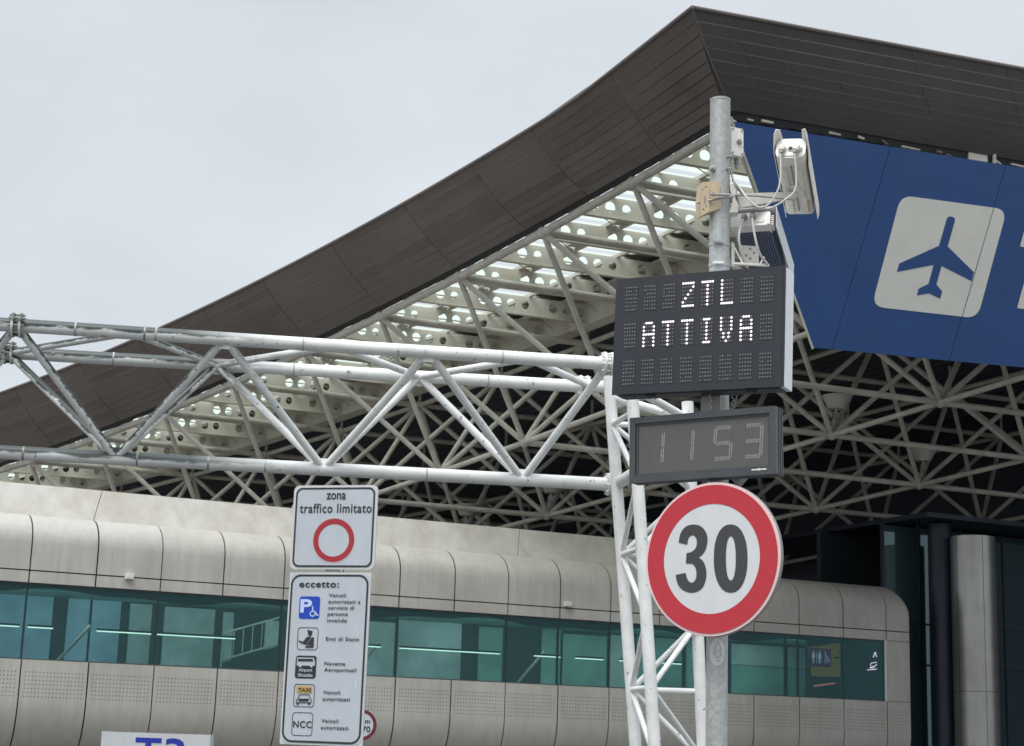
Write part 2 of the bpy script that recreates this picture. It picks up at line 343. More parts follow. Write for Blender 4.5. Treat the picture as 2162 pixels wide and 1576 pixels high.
# rounded end bay, k = 16 .. KS
s0, s1 = 16*PW+G, KS
def endshape(s):
    q = max(0, (s-(KS-.40))/.40); f = math.sqrt(max(0., 1-q*q)); zt = 6.2+(6.6-6.2)*f
    pr = prof_top(); return [(t, z if z < 5.45 else 5.45+(z-5.45)*(zt-5.45)/(6.6-5.45)) for t, z in pr]
cols = [s0, KS-.40]+[KS-.40+.40*math.sin(a) for a in np.linspace(.15, math.pi/2, 8)]
profile_panel(s0, s1, None, shape=endshape, cols=cols).build('curved_panel', Mt['facade'], gal, True)
profile_panel(s0, s1, [(0, 4.925), (0, 5.19)]).build('lintel_panel', Mt['facade'], gal)
profile_panel(s0, s1, [(0, 3.165), (0, 4.91)]).build('end_panel', Mt['facade'], gal)
profile_panel(s0, s1, prof_bot()).build('perforated_panel', Mt['facade'], gal, True)
mb = MB()
for c in range(7):
    for r_ in range(7):
        cs = s0+.1+c*.09; cz = 2.87-.093*r_; mb.add([FP(cs+.017*math.cos(q*math.pi/3), -.003, cz+.017*math.sin(q*math.pi/3)) for q in range(6)], [tuple(range(6))])
mb.build('perforation', Mt['hole'], gal, kind='stuff')
mb = MB(); ep = [(t, z) for t, z in [(0, 1.6)]+endshape(KS)+[(4.4, 6.0), (4.4, 1.6)]]
mb.prism([FP(KS-.02, t+.02, z) for t, z in ep], FD, .04); mb.build('end_wall', Mt['facade'], gal)
# backing behind the open joints
def fbox(mb, s0, s1, t0, t1, z0, z1): return mb.hexa([FP(s0, t0, z0), FP(s1, t0, z0), FP(s1, t1, z0), FP(s0, t1, z0), FP(s0, t0, z1), FP(s1, t0, z1), FP(s1, t1, z1), FP(s0, t1, z1)])
SL, SR = -3*PW, KS-.05
mb = MB(); pr = [(t+.05, z-.02) for t, z in prof_top()]; pr[0] = (.05, 4.93)
vs = [FP(s, t, z) for s in (SL, SR-.45) for t, z in pr]; m = len(pr); mb.add(vs, [(i, i+1, m+i+1, m+i) for i in range(m-1)])
pr = [(t+.05, z) for t, z in prof_bot()]; vs = [FP(s, t, z) for s in (SL, SR) for t, z in pr]; m = len(pr); mb.add(vs, [(i, i+1, m+i+1, m+i) for i in range(m-1)])
mb.build('joint_backing', Mt['black'], gal)
mb = MB(); fbox(mb, SL, SR, .06, 4.4, 2.95, 3.12); mb.build('floor_slab', Mt['infloor'], gal)
mb = MB(); fbox(mb, SL, SR, .06, 4.4, 4.945, 5.1); mb.build('ceiling_slab', Mt['inwallg'], gal)
mb = MB(); fbox(mb, SL, SR, 4.4, 4.6, .0, 6.6); mb.build('rear_wall', Mt['indark'], gal)
mb = MB(); fbox(mb, SL, SR, 1.6, 1.8, -.1, 2.9); mb.build('ground_floor_wall', Mt['dark'], gal)
mb = MB(); fbox(mb, SL, SR-.45, 1.25, 4.4, 6.4, 6.6); mb.build('roof', Mt['parapet'], gal)
# parapet behind the curved panels, in long sheets
pk = [-3, 1.05, 4.6, 8.55, 12.3]
for a, b in zip(pk, pk[1:]):
    mb = MB(); s0, s1 = a*PW+.01, b*PW-.01; sh = .28
    mb.hexa([FP(s0, 1.28, 6.55), FP(s1, 1.28, 6.55), FP(s1, 1.42, 6.55), FP(s0, 1.42, 6.55), FP(s0+sh, 1.75, 7.46), FP(s1+sh, 1.75, 7.46), FP(s1+sh, 1.9, 7.46), FP(s0+sh, 1.9, 7.46)])
    mb.build('parapet_sheet', Mt['parapet'], gal)
# window band
wk = [-3, -2, 0, 2, 4, 6, 8, 9, 10, 12, 13.72, 14, 15, 16]
for a, b in zip(wk, wk[1:]):
    mb = MB(); fbox(mb, a*PW+.012, b*PW-.012, .05, .062, 3.165, 4.93); mb.build('window_pane', Mt['glass'], gal)
mb = MB(); fbox(mb, SL, 16*PW, .045, .1, 4.885, 4.943); fbox(mb, SL, 16*PW, .045, .1, 3.122, 3.18); mb.build('window_rail', Mt['facedge'], gal)
for a in wk[1:-1]:
    mb = MB(); fbox(mb, a*PW-.02, a*PW+.02, .065, .14, 3.18, 4.885); mb.build('mullion', Mt['facedge'], gal)
mb = MB(); fbox(mb, 16*PW-.05, 16*PW-.005, -.012, .1, 3.15, 4.94); mb.build('window_jamb', Mt['camwhite'], gal)
# what shows inside: pale panels in place of bright far windows, dark piers, sloping struts, lamps
T2 = 4.3
bays = [(-60, 108, 'inwallb', 4.74), (140, 186, 'inwallb', 4.74), (192, 252, 'inwallb', 4.7), (272, 318, 'inwall', 4.62), (345, 452, 'inwall', 4.6), (470, 492, 'inwall', 4.55), (560, 592, 'inwall', 4.4),
        (700, 836, 'inwall', 4.55), (842, 975, 'inwall', 4.66), (1012, 1062, 'inwallg', 4.6), (1145, 1184, 'inwallg', 4.66), (1190, 1286, 'inwallg', 4.55), (1290, 1330, 'inwall', 4.6), (1345, 1440, 'inwallg', 4.6), (1450, 1530, 'inwallg', 4.6)]
for x0, x1, mm, zt in bays:
    mb = MB(); fbox(mb, s_px(x0, T2), s_px(x1, T2), T2, T2+.06, 3.14, min(4.93, zt+.28)); mb.build('interior_panel', Mt[mm], gal)
for x0, x1 in ((1545, 1657), (1665, 1700)):
    mb = MB(); fbox(mb, s_px(x0, T2), s_px(x1, T2), T2, T2+.06, 4.22, 4.85); mb.build('interior_panel', Mt['inwall'], gal)
    mb = MB(); fbox(mb, s_px(x0, T2), s_px(x1, T2), T2, T2+.06, 3.14, 4.2); mb.build('interior_panel', Mt['inwallg'], gal)
# dark wavy sheet inside the glass, shaped as a reflection along the top
mb = MB(); n_ = 90; top = []; bo = []
for i in range(n_+1):
    s = SL+(16*PW-SL)*i/n_; top.append(FP(s, .5, 4.96)); bo.append(FP(s, .5, 4.76+.07*math.sin(s*1.15+.6)+.035*math.sin(s*2.7)))
mb.add(top+bo, [(i, i+1, n_+2+i, n_+1+i) for i in range(n_)]); mb.build('reflection_sheet', Mt['indark'], gal)
for x0, x1 in ((120, 190), (745, 800), (1090, 1150)):
    mb = MB(); a, b = FP(s_px(x0, 2.5), 2.5, 3.15), FP(s_px(x1, 2.5), 2.5, 4.15); mb.tube([a, b], .045, 8); mb.build('interior_strut', Mt['parapet'], gal)
# escalator balustrade seen near the left signs
mb = MB(); a, b = FP(s_px(475, 3), 3, 3.5), FP(s_px(592, 3), 3, 4.0)
mb.tube([a, b], .03, 6); mb.tube([a+V(0, 0, .7), b+V(0, 0, .7)], .025, 6)
for q in np.linspace(0, 1, 7): mb.tube([a+(b-a)*q, a+(b-a)*q+V(0, 0, .7)], .014, 5)
mb.build('interior_balustrade', Mt['frame'], gal)
mb = MB(); mb.hexa([FP(s_px(478, 3.2), 3.2, 3.2), FP(s_px(592, 3.2), 3.2, 3.2), FP(s_px(592, 3.2), 3.4, 3.2), FP(s_px(478, 3.2), 3.4, 3.2), FP(s_px(478, 3.2), 3.2, 3.45), FP(s_px(592, 3.2), 3.2, 3.95), FP(s_px(592, 3.2), 3.4, 3.95), FP(s_px(478, 3.2), 3.4, 3.45)]); mb.build('interior_stair', Mt['indark'], gal)
strips = [(-40, 40), (58, 112), (205, 320), (332, 498), (700, 806), (846, 1057), (1130, 1185), (1217, 1275), (1310, 1340), (1392, 1440)]
for x0, x1 in strips:
    z_ = 3.98; a, b = s_px(x0, 1.5), s_px(x1, 1.5)
    mb = MB(); fbox(mb, a, b, 1.5, 1.54, z_-.016, z_+.008); mb.build('light_strip', Mt['lampw'], gal)
    mb = MB(); fbox(mb, a, b, 1.49, 1.55, z_+.014, z_+.06); mb.build('lamp_housing', Mt['indark'], gal)
for sc_ in (-2, 1.5, 5, 8.5, 12, 15.5, 19, 22.4):  # area lights carrying the strips' light; the last is added to brighten that end
    ld = bpy.data.lights.new('gallery_fill_light', 'AREA'); ld.shape = 'RECTANGLE'; ld.size = 3.2; ld.size_y = .25; ld.energy = 40; ld.color = (1, .97, .9)
    lo = bpy.data.objects.new('gallery_fill_light', ld); COL.objects.link(lo); p = FP(sc_, 2.2, 4.9); lo.location = p
    dirv = Vector(FN*.55+V(0, 0, -1)); lo.rotation_euler = Matrix((tuple(FD), tuple(np.cross(-np.array(dirv.normalized()), FD)), tuple(-np.array(dirv.normalized())))).transposed().to_euler()
    adopt(lo, gal)
# small white boxes on the groove
for px, py, lab in ((272, 1218, 'small white box on the gallery joint, left above the first windows'), (1197, 1276, 'small white box on the gallery joint, beside the lattice tower')):
    p = at_plane(px, py, FA, FN); t = thing('junction_box', p, lab, 'box', 'small boxes on the gallery facade')
    mb = MB(); mb.obox(p-FN*.05, FD*.1, FN*.05, V(0, 0, .065)); mb.build('box_body', Mt['camwhite'], t)
    mb = MB(); mb.obox(p-FN*.105, FD*.08, FN*.006, V(0, 0, .05)); mb.build('box_cover', Mt['cammet'], t)
# toilet sign hanging inside
fr = Fr(FP(s_px(1760, 1.0), 1.0, 4.1), 0); fr.r = FD.copy(); fr.u = V(0, 0, 1); fr.n = -FN
ws = thing('toilet_sign', fr.c, 'purple toilet sign with white pictograms on yellow board behind the last windows', 'sign')
def quadpx(fr, pts): return [fr.px(x, y) for x, y in pts]
S6 = lambda x, y: (1620+x/6.756, 1280+y/6.756)
mb = MB(); fr.poly(mb, quadpx(fr, [S6(590, 590), S6(1078, 520), S6(1078, 1012), S6(650, 1000)]), 0, .05); mb.build('yellow_board', Mt['yellow'], ws)
mb = MB(); fr.poly(mb, quadpx(fr, [S6(590, 595), S6(905, 610), S6(905, 875), S6(590, 860)]), .02, .02); mb.build('purple_panel', Mt['purple'], ws)
pic = MB()
for cx in (648, 738):
    a, b = fr.px(*S6(cx, 648)); fr.poly(pic, circ(a, b, .028, 12), .035)
    pts = [(cx-14, 668), (cx+14, 668), (cx+30, 740), (cx+14, 745), (cx+12, 815), (cx-12, 815), (cx-14, 745), (cx-30, 740)] if cx > 700 else [(cx-18, 668), (cx+18, 668), (cx+24, 735), (cx+10, 740), (cx+8, 815), (cx-8, 815), (cx-10, 740), (cx-24, 735)]
    fr.poly(pic, quadpx(fr, [S6(*q) for q in pts]), .035)
fr.poly(pic, quadpx(fr, [S6(690, 655), S6(697, 655), S6(697, 815), S6(690, 815)]), .035)
for q in stroke(quadpx(fr, [S6(815, 655), S6(825, 725), S6(855, 735), S6(880, 800)]), .03): fr.poly(pic, q, .035)
c_ = fr.px(*S6(828, 785)); fr.ringp(pic, circ(*c_, .062, 20), circ(*c_, .044, 20), .035)
pic.build('pictogram', Mt['signw'], ws)
ar = MB()
for q in stroke(quadpx(fr, [S6(1070, 740), S6(945, 735)]), .05)+stroke(quadpx(fr, [S6(1010, 640), S6(1066, 690)]), .045): fr.poly(ar, q, .035)
ar.build('arrow', Mt['indark'], ws)
pl = MB(); fbox(pl, s_px(1788, .9), s_px(1872, .9), .9, 1.0, 3.14, 4.93); pl.build('darkening_sheet', Mt['indark'], gal)  # dark sheets added inside to darken the last windows
pl = MB(); fbox(pl, s_px(1707, 1.4), s_px(1790, 1.4), 1.4, 1.5, 3.14, 4.93); pl.build('darkening_sheet', Mt['indark'], gal)
pl = MB(); fbox(pl, s_px(1752, 3), s_px(1782, 3), 3, 3.1, 3.15, 4.94); pl.build('post', Mt['indark'], ws)
mb = MB(); p0, p1 = fr.px(*S6(700, 1140)), fr.px(*S6(990, 1100)); fr.poly(mb, stroke([p0, p1], .045)[0], -.1, .02); tag = mb.build('red_light_strip', Mt['redlamp'], None); props(tag, 'red lit strip below the purple toilet sign behind glass', 'light strip')
# white signage strokes on the dark last pane
fr2 = Fr(FP(s_px(1845, .04), .04, 4.1), 0); fr2.r = FD.copy(); fr2.u = V(0, 0, 1); fr2.n = -FN
sm = MB()
for q in stroke(quadpx(fr2, [S6(1510, 730), S6(1538, 660), S6(1558, 722)]), .03): fr2.poly(sm, q, .004)
for row in ([(1470, 850), (1480, 815), (1560, 800)], [(1460, 880), (1500, 862), (1545, 850), (1562, 830)], [(1475, 885), (1530, 880)], [(1425, 912), (1562, 900)]):
    for q in stroke(quadpx(fr2, [S6(*k) for k in row]), .022): fr2.poly(sm, q, .004)
o = sm.build('window_lettering', Mt['signw'], None); props(o, 'small white arrow and lettering on the last dark gallery window', 'lettering')

# ------------------------------------------------------------------ terminal hall: curtain wall, columns, soffit behind and right of the gallery
hall = thing('terminal_hall', FP(34, 3, 0), 'dark glazed terminal hall standing behind the round columns', 'building')
hs = [KS+.1, 27.25, 28.9, 30.6, 31.75, 33.4, 35.1, 36.8, 38.5]; hz = [.03, 1.9, 4.35, 5.6, 8.6]
for a, b in zip(hs, hs[1:]):
    for z0, z1 in zip(hz, hz[1:]):
        mb = MB(); fbox(mb, a+.03, b-.03, 1.3, 1.32, z0+.03, z1-.03); mb.build('glass_panel', Mt['hallglass'], hall)
for a in hs: mb = MB(); fbox(mb, a-.03, a+.03, 1.26, 1.4, .02, 8.65); mb.build('mullion', Mt['dark'], hall)
for z0 in hz[1:-1]: mb = MB(); fbox(mb, hs[0], hs[-1], 1.29, 1.42, z0-.03, z0+.03); mb.build('transom', Mt['dark'], hall)
mb = MB(); fbox(mb, hs[0], 60, 4.5, 4.7, 0, 8.7); mb.build('inner_wall', Mt['indark'], hall)
mb = MB(); fbox(mb, 26.1, 60, -.5, 16, 8.66, 8.8); mb.build('soffit', Mt['dark'], hall)
def column(x, yy, dia, z1, m, name, lab, joints):
    p = FP(s_px(x, yy), yy, 0); p[2] = 0
    t = thing(name, p+V(0, 0, .02), lab, 'column')
    zz = [.02]+joints+[z1]
    for a, b in zip(zz, zz[1:]):
        mb = MB(); mb.tube([p+V(0, 0, a), p+V(0, 0, b-.015)], dia/2, 40); mb.build('cladding_drum', m, t, True)
        for k in range(3):
            an = R(-150+k*70); q = p+V(math.cos(an), math.sin(an), 0)*dia/2
            mb = MB(); mb.obox(q+V(0, 0, (a+b)/2), V(-math.sin(an), math.cos(an), 0)*.006, V(math.cos(an), math.sin(an), 0)*.003, V(0, 0, (b-a)/2-.02)); mb.build('vertical_joint', Mt['indark'], t)
    mb = MB(); mb.tube([p+V(0, 0, .02), p+V(0, 0, z1-.02)], dia/2-.02, 20); mb.build('core', Mt['indark'], t)
column(2058, -.35, 1.34, 8.2, Mt['colmet'], 'metal_column', 'tall round column clad in brushed grey metal under the canopy', [3.55])
column(1988, .5, .72, 8.64, Mt['dark'], 'glass_column', 'dark navy round column left of the grey metal column', [4.2])

# ------------------------------------------------------------------ canopy: space frame grid
GX = [6.2433, 2.4215, -0.0545, -2.2684, 2.7535, -0.502, -0.009, 0.0116, 3.8024, 0.0012, 0.0412, -0.029, -0.1406, -0.0205, -0.0551, -0.0298]
GO = V(-1.57356587, 45., 14.04106242)
def U(i, j, low=0, dz=0.):
    ax, ay, az, bx, by, bz, c, e, h, c3, dx, dzo, ex, ey, qx, qy = GX
    if low: i += .5; j += .5
    return GO+V(dx, 0, dzo)+i*V(ax, ay, az)+j*V(bx, by, bz)+V(ex*i*j+qx*j*j, ey*i*j+qy*j*j, c*j*j+e*i*j+c3*j**3)-V(0, 0, h*low-dz)
can = thing('terminal_canopy', U(3, 3)*V(1, 1, 0), 'huge dark edged terminal canopy carried on a cream tubular space frame', 'canopy')
cyl = MB().tube([V(0, 0, 0), V(0, 0, 1)], 1, 10, False).mesh('frame_tube', True); cyl.materials.append(Mt['frame'])
sph = bpy.data.meshes.new('frame_node'); bm = bmesh.new(); bmesh.ops.create_icosphere(bm, subdivisions=2, radius=1); bm.to_mesh(sph); bm.free(); sph.materials.append(Mt['frame']); sph.shade_smooth()
def member(name, a, b, r, par=None, me=None):
    d = b-a; l = np.linalg.norm(d); q = Vector(d).to_track_quat('Z', 'Y').to_matrix().to_4x4()
    return link_mesh(name, me or cyl, None, par, Matrix.Translation(Vector(a)) @ q @ Matrix.Diagonal((r, r, l, 1)))
NI, J0, J1 = 5, -3, 9
for j in range(J0, J1+1):
    for i in range(0, NI):
        if j < J1: member('chord', U(i, j), U(i, j+1), .11 if i == 0 else .08, can)
        if i < NI-1: member('chord', U(i, j), U(i+1, j), .10 if i == 0 else .085, can)
        if i < NI-1 and j < J1:
            for (p, q) in ((i, j), (i+1, j), (i, j+1), (i+1, j+1)): member('diagonal', U(p, q), U(i, j, 1), .078, can)
            if j < J1-1: member('lower_chord', U(i, j, 1), U(i, j+1, 1), .075, can)
            if i < NI-2: member('lower_chord', U(i, j, 1), U(i+1, j, 1), .085, can)
            link_mesh('node', sph, None, can, Matrix.Translation(Vector(U(i, j, 1))) @ Matrix.Scale(.15, 4))
        link_mesh('node', sph, None, can, Matrix.Translation(Vector(U(i, j))) @ Matrix.Scale(.16, 4))
        if i >= 1: member('hanger', U(i, j), U(i, j, 0, .85), .05, can)
# corrugated dark deck over the frame beyond the skylit strip
IE = .9; DZ = .95
mb = MB(); ni = 170; js = np.linspace(J0-.1, J1, 14); vs = []
for a in range(ni+1):
    i = IE+.12+(NI-1-IE)*a/ni; z = DZ+(.14 if (a//2) % 2 else 0)
    for j in js: vs.append(U(i, j, 0, z))
m = len(js); mb.add(vs, [(a*m+k, a*m+k+1, (a+1)*m+k+1, (a+1)*m+k) for a in range(ni) for k in range(m-1)]); mb.build('roof_deck', Mt['deck'], can)
mb = MB(); vs = []
for a in range(0, 15):
    for j in js: vs.append(U(-.25+(NI-.75)*a/14*1., j, 0, DZ+.18))
mb.add([v for a in range(3, 15) for v in vs[a*m:(a+1)*m]], [(a*m+k, a*m+k+1, (a+1)*m+k+1, (a+1)*m+k) for a in range(11) for k in range(m-1)]); mb.build('roof_covering', Mt['brown'], can)
# closing walls deep under the canopy
mb = MB()
def wall(p, q):
    mb.add([p*V(1, 1, 0), q*V(1, 1, 0), q*V(1, 1, 0)+V(0, 0, q[2]+1.1), p*V(1, 1, 0)+V(0, 0, p[2]+1.1)], [(0, 1, 2, 3)])
for j in range(J0, J1): wall(U(NI-1, j), U(NI-1, j+1))
for i in range(1, NI-1): wall(U(i, J1), U(i+1, J1))
mb.build('rear_wall', Mt['dark'], can)
# box beam between skylit strip and dark deck
jj = list(np.linspace(J0, J1, 13))
for j0, j1 in zip(jj, jj[1:]):
    g = .004; mb = MB(); P0 = [U(IE, j0+g), U(IE, j1-g), U(IE+.075, j1-g), U(IE+.075, j0+g)]
    mb.hexa([p+V(0, 0, .28) for p in P0]+[p+V(0, 0, 1.0) for p in P0]); mb.build('box_beam', Mt['framew'], can)
# perforated beams: one plate mesh shared by all
NH = 13; pb = MB(); Lc = 1/NH; asp = .0
def plate():
    m_ = MB(); h = .5
    groups = [1, 1, 1, 2, 0, 1, 1, 1, 2, 0, 1, 1, 1]
    for c in range(NH):
        x0, x1 = c*Lc, (c+1)*Lc; cx = (x0+x1)/2; n = 16
        sq = []
        for k in range(n):
            a = 2*math.pi*k/n; dx, dz = math.cos(a), math.sin(a); s_ = 1/max(abs(dx), abs(dz)); sq.append((cx+dx*s_*Lc/2, .5+dz*s_*.5))
        if groups[c] == 0:
            m_.add([(x0, -.5, 0), (x1, -.5, 0), (x1, -.5, 1), (x0, -.5, 1), (x0, .5, 0), (x1, .5, 0), (x1, .5, 1), (x0, .5, 1)], [(0, 1, 2, 3), (7, 6, 5, 4)]); continue
        # hole .28 m across on a plate 5.6 m by .52 m
        rr = .135 if groups[c] == 1 else .115
        for y in (-.5, .5):
            hole = [(cx+rr/5.6*math.cos(2*math.pi*k/n), y, .54+rr/.52*math.sin(2*math.pi*k/n)) for k in range(n)]
            out = [(x, y, z) for x, z in sq]
            m_.add(out+hole, [(k, (k+1) % n, n+(k+1) % n, n+k) if y < 0 else (n+k, n+(k+1) % n, (k+1) % n, k) for k in range(n)])
        a_ = [(cx+rr/5.6*math.cos(2*math.pi*k/n), -.5, .54+rr/.52*math.sin(2*math.pi*k/n)) for k in range(n)]
        m_.add(a_+[(x, .5, z) for x, y, z in a_], [(k, n+k, n+(k+1) % n, (k+1) % n) for k in range(n)])
    m_.add([(0, -4, 0), (1, -4, 0), (1, 4, 0), (0, 4, 0), (0, -4, -.03), (1, -4, -.03), (1, 4, -.03), (0, 4, -.03)], [(0, 1, 2, 3), (7, 6, 5, 4), (0, 4, 5, 1), (3, 2, 6, 7)])
    return m_
pmesh = plate(); pm = bpy.data.meshes.new('perforated_beam'); pm.from_pydata(pmesh.v, [], pmesh.f); pm.materials.append(Mt['framew'])
hj = [J0+.28+.5*k for k in range(0, 2*(J1-J0))]
for j in hj:
    a, b = U(.025, j, 0, .30), U(IE, j, 0, .30); x = b-a; y = unit(np.cross(V(0, 0, 1), x)); 
    link_mesh('perforated_beam', pm, None, can, Matrix(((x[0], y[0]*.02, 0, a[0]), (x[1], y[1]*.02, 0, a[1]), (x[2], 0, .56, a[2]), (0, 0, 0, 1))))
    # tie rod and rusty lug between the beam and the next
    q = U(.30, j+.02, 0, .35); member('tie_rod', U(.02, j, 0, .75), U(.34, j+.25, 0, .45), .015, can)
    member('tie_rod', U(.55, j, 0, .78), U(.86, j+.3, 0, .42), .015, can)
    for i_ in (.34, .86):
        mb = MB(); mb.obox(U(i_, j+.05, 0, .5), V(.13, .05, 0), V(-.05, .12, 0), V(0, 0, .06)); mb.build('lug', Mt['rust'], can)
# purlins and glass panes
pi_ = [0.02, .2, .37, .43, .62, .80]
for i in pi_:
    mb = MB(); vs = []
    for j in np.linspace(J0+.02, J1, 25):
        c = U(i, j, 0, .9); a_ = unit(V(6.24, 2.42, 0))*.05
        vs += [c-a_-V(0, 0, .02), c+a_-V(0, 0, .02), c+a_+V(0, 0, .07), c-a_+V(0, 0, .07)]
    mb.add(vs, [(q*4+k, q*4+(k+1) % 4, q*4+4+(k+1) % 4, q*4+4+k) for q in range(24) for k in range(4)]); mb.build('purlin', Mt['framew'], can)
pj = [J0]+hj+[J1]
for a, b in zip(pj, pj[1:]):
    if a > 8.6: continue
    for c, d in zip(pi_, pi_[1:]+[IE+.03]):
        if abs(c-.37) < .001: continue   # solid strip between the glass rows
        P = [U(c+.008, a+.03, 0, .98), U(d-.008, a+.03, 0, .98), U(d-.008, b-.03, 0, .98), U(c+.008, b-.03, 0, .98)]
        mb = MB(); mb.add(P, [(0, 1, 2, 3)]); mb.build('skylight_pane', Mt['skylight'], can)
    P = [U(.0, a, 0, .99), U(.02, a, 0, .99)]
    # solid cream roofing strips that take over part of each bay
    for c, d in ((.37, .43), (.80, .90)):
        P = [U(c, a+.01, 0, .965), U(d, a+.01, 0, .965), U(d, b-.01, 0, .965), U(c, b-.01, 0, .965)]
        mb = MB(); mb.hexa(P+[p+V(0, 0, .01) for p in P]); mb.build('roof_panel', Mt['framew'], can)
    # secondary bar crossing each bay
    member('glazing_bar', U(.02, (a+b)/2, 0, .93), U(IE, (a+b)/2, 0, .93), .022, can)
# sloping brown cladding round the canopy rim, plank by plank
def bdir(j): v = U(0, j+.01)-U(0, j-.01); v[2] = 0; return unit(v)
def outer(j):
    b = bdir(j); l = V(-b[1], b[0], 0); l = -l if l[0] > 0 else l
    return U(0, j)+l*1.9+V(0, 0, 1.57+.055*(j+2))+b*.12
c_side = outer(-2.95)
CORN = at_depth(1462, 16, 34.75)
IN0 = U(0, -3, 0, .30)+V(.02, 0, .06)
def lin(p, q, t): return p+(q-p)*t
def left_in(j): return IN0 if j <= -3 else U(0, j, 0, .24)+V(-.10, -.08, 0)
def left_out(j):
    if j >= -2: return outer(j)
    t = j+3.; t2 = t; return lin(CORN, outer(-2), t2)
NR = 9
def plank(mb, a, b, c, d, nrm, th=.012):
    mb.hexa([a, b, c, d]+[p-nrm*th for p in (a, b, c, d)])
def band(cuts, fin, fout, mats, name='cladding_plank', bow=.12):
    bk = MB(); vs = []
    for j in cuts:
        for r_ in range(NR+1):
            v = r_/NR; vs.append(lin(fin(j), fout(j), v)+V(0, 0, -bow*math.sin(math.pi*v)+.028))
    m_ = NR+1; bk.add(vs, [(q*m_+k, q*m_+k+1, (q+1)*m_+k+1, (q+1)*m_+k) for q in range(len(cuts)-1) for k in range(NR)]); bk.build('cladding_backing', Mt['seam'], can)
    for j0, j1 in zip(cuts, cuts[1:]):
        for r_ in range(NR):
            v0, v1 = r_/NR, (r_+1)/NR
            def pt(j, v): p = lin(fin(j), fout(j), v); return p+V(0, 0, -bow*math.sin(math.pi*v))
            n = unit(np.cross(pt(j1, v0)-pt(j0, v0), pt(j0, v1)-pt(j0, v0)));
            if n[2] > 0: n = -n
            e = .004; off = n*random.uniform(-.006, .006)
            mid = (j0+j1)/2; mb = MB(); g = .0045
            for a_, b_ in ((j0+e, mid), (mid, j1-e)):
                plank(mb, pt(a_, v0+g)+off, pt(b_, v0+g)+off, pt(b_, v1-g)+off, pt(a_, v1-g)+off, n)
            mb.build(name, random.choice(mats), can)
lc = [-3, -2.35, -1.55, -.85, .0, .95, 1.9, 2.75, 3.7, 4.6, 5.6, 6.8, 8, 9]
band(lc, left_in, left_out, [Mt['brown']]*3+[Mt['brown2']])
fa = unit(V(6.2433+.42, 2.4215+.06, 0)); FRO = at_plane(2162, 146, CORN, np.cross(fa, V(0, 0, 1)))
fdir = (FRO-CORN); fl = np.linalg.norm(fdir)
def fr_out(x): return CORN+fdir/fl*x
def fr_in(x): return IN0+(U(1, -3, 0, .46)-IN0)*x/7.1 if x > 0 else IN0
fc = [0, 1.0, 2.1, 3.3, 5.6, 8.2, 10.4, 13, 16, 20]
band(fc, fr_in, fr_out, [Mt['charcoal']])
# mitre strip and the dark lip under the inner edge
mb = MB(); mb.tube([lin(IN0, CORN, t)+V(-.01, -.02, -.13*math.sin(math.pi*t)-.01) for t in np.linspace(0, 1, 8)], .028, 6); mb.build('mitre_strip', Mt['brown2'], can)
mb = MB()
for cs, fo in ((np.linspace(-3, 9, 40), left_out), (np.linspace(0, 20, 20), fr_out)): mb.tube([fo(j) for j in cs], .05, 8)
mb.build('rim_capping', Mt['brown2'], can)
random.seed(3)
mb = MB(); vs = []
for j in np.linspace(-3, 9, 150): vs += [left_in(j)+V(0, 0, .02), left_in(j)+V(.05, .04, -.09-random.uniform(0, .05)), left_in(j)+V(.3, .12, .05)]
mb.add(vs, [(q*3+k, q*3+k+1, q*3+k+4, q*3+k+3) for q in range(149) for k in range(2)]); mb.build('rim_lip', Mt['black'], can)
# top of the rim back to the roof (seen only from above)
mb = MB(); cs = list(np.linspace(-2.9, 9, 20)); vs = []
for j in cs: vs += [left_out(j)+V(0, 0, .05), U(0, j, 0, 1.35)]
mb.add(vs, [(q*2, q*2+1, q*2+3, q*2+2) for q in range(19)])
cs = list(np.linspace(0, 20, 10)); vs = []
for x in cs: vs += [fr_out(x)+V(0, 0, .05), fr_in(x)+V(-.4, 1.0, 1.1)]
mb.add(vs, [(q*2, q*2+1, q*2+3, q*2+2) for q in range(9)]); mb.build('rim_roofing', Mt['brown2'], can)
# torn, dirty soffit strip between the front cladding and the blue sign
random.seed(11)
fin_n = unit(np.cross(fa, V(0, 0, 1)))   # towards the viewer
if fin_n[1] > 0: fin_n = -fin_n
mb = MB(); vs = []; xs_ = np.linspace(.02, 20, 130)
for x in xs_: vs += [fr_in(x)+V(0, 0, .04)-fin_n*.02, fr_in(x)+V(0, 0, -.14-random.uniform(0, .06))-fin_n*.06, fr_in(x)-fin_n*.5+V(0, 0, -.1)]
mb.add(vs, [(q*3+k, q*3+k+1, q*3+k+4, q*3+k+3) for q in range(129) for k in range(2)]); mb.build('torn_membrane', Mt['black'], can)
x = .4
while x < 18:
    ln = random.choice([.15, .3, .5, .9]); h = random.uniform(.03, .065)
    if random.random() < (.95 if 2.2 < x < 6 else .75):
        p = fr_in(x)+fin_n*.012+V(0, 0, -.11-random.uniform(0, .06)); q = fr_in(x+ln)+fin_n*.012+V(0, 0, -.12-random.uniform(0, .06))
        mb = MB(); mb.hexa([p, q, q-fin_n*.1, p-fin_n*.1, p+V(0, 0, h), q+V(0, 0, h*.7), q-fin_n*.1+V(0, 0, h), p-fin_n*.1+V(0, 0, h)]); mb.build('soffit_scrap', random.choice([Mt['framew'], Mt['frame'], Mt['hole']]), can)
    x += ln+random.uniform(.1, .5)

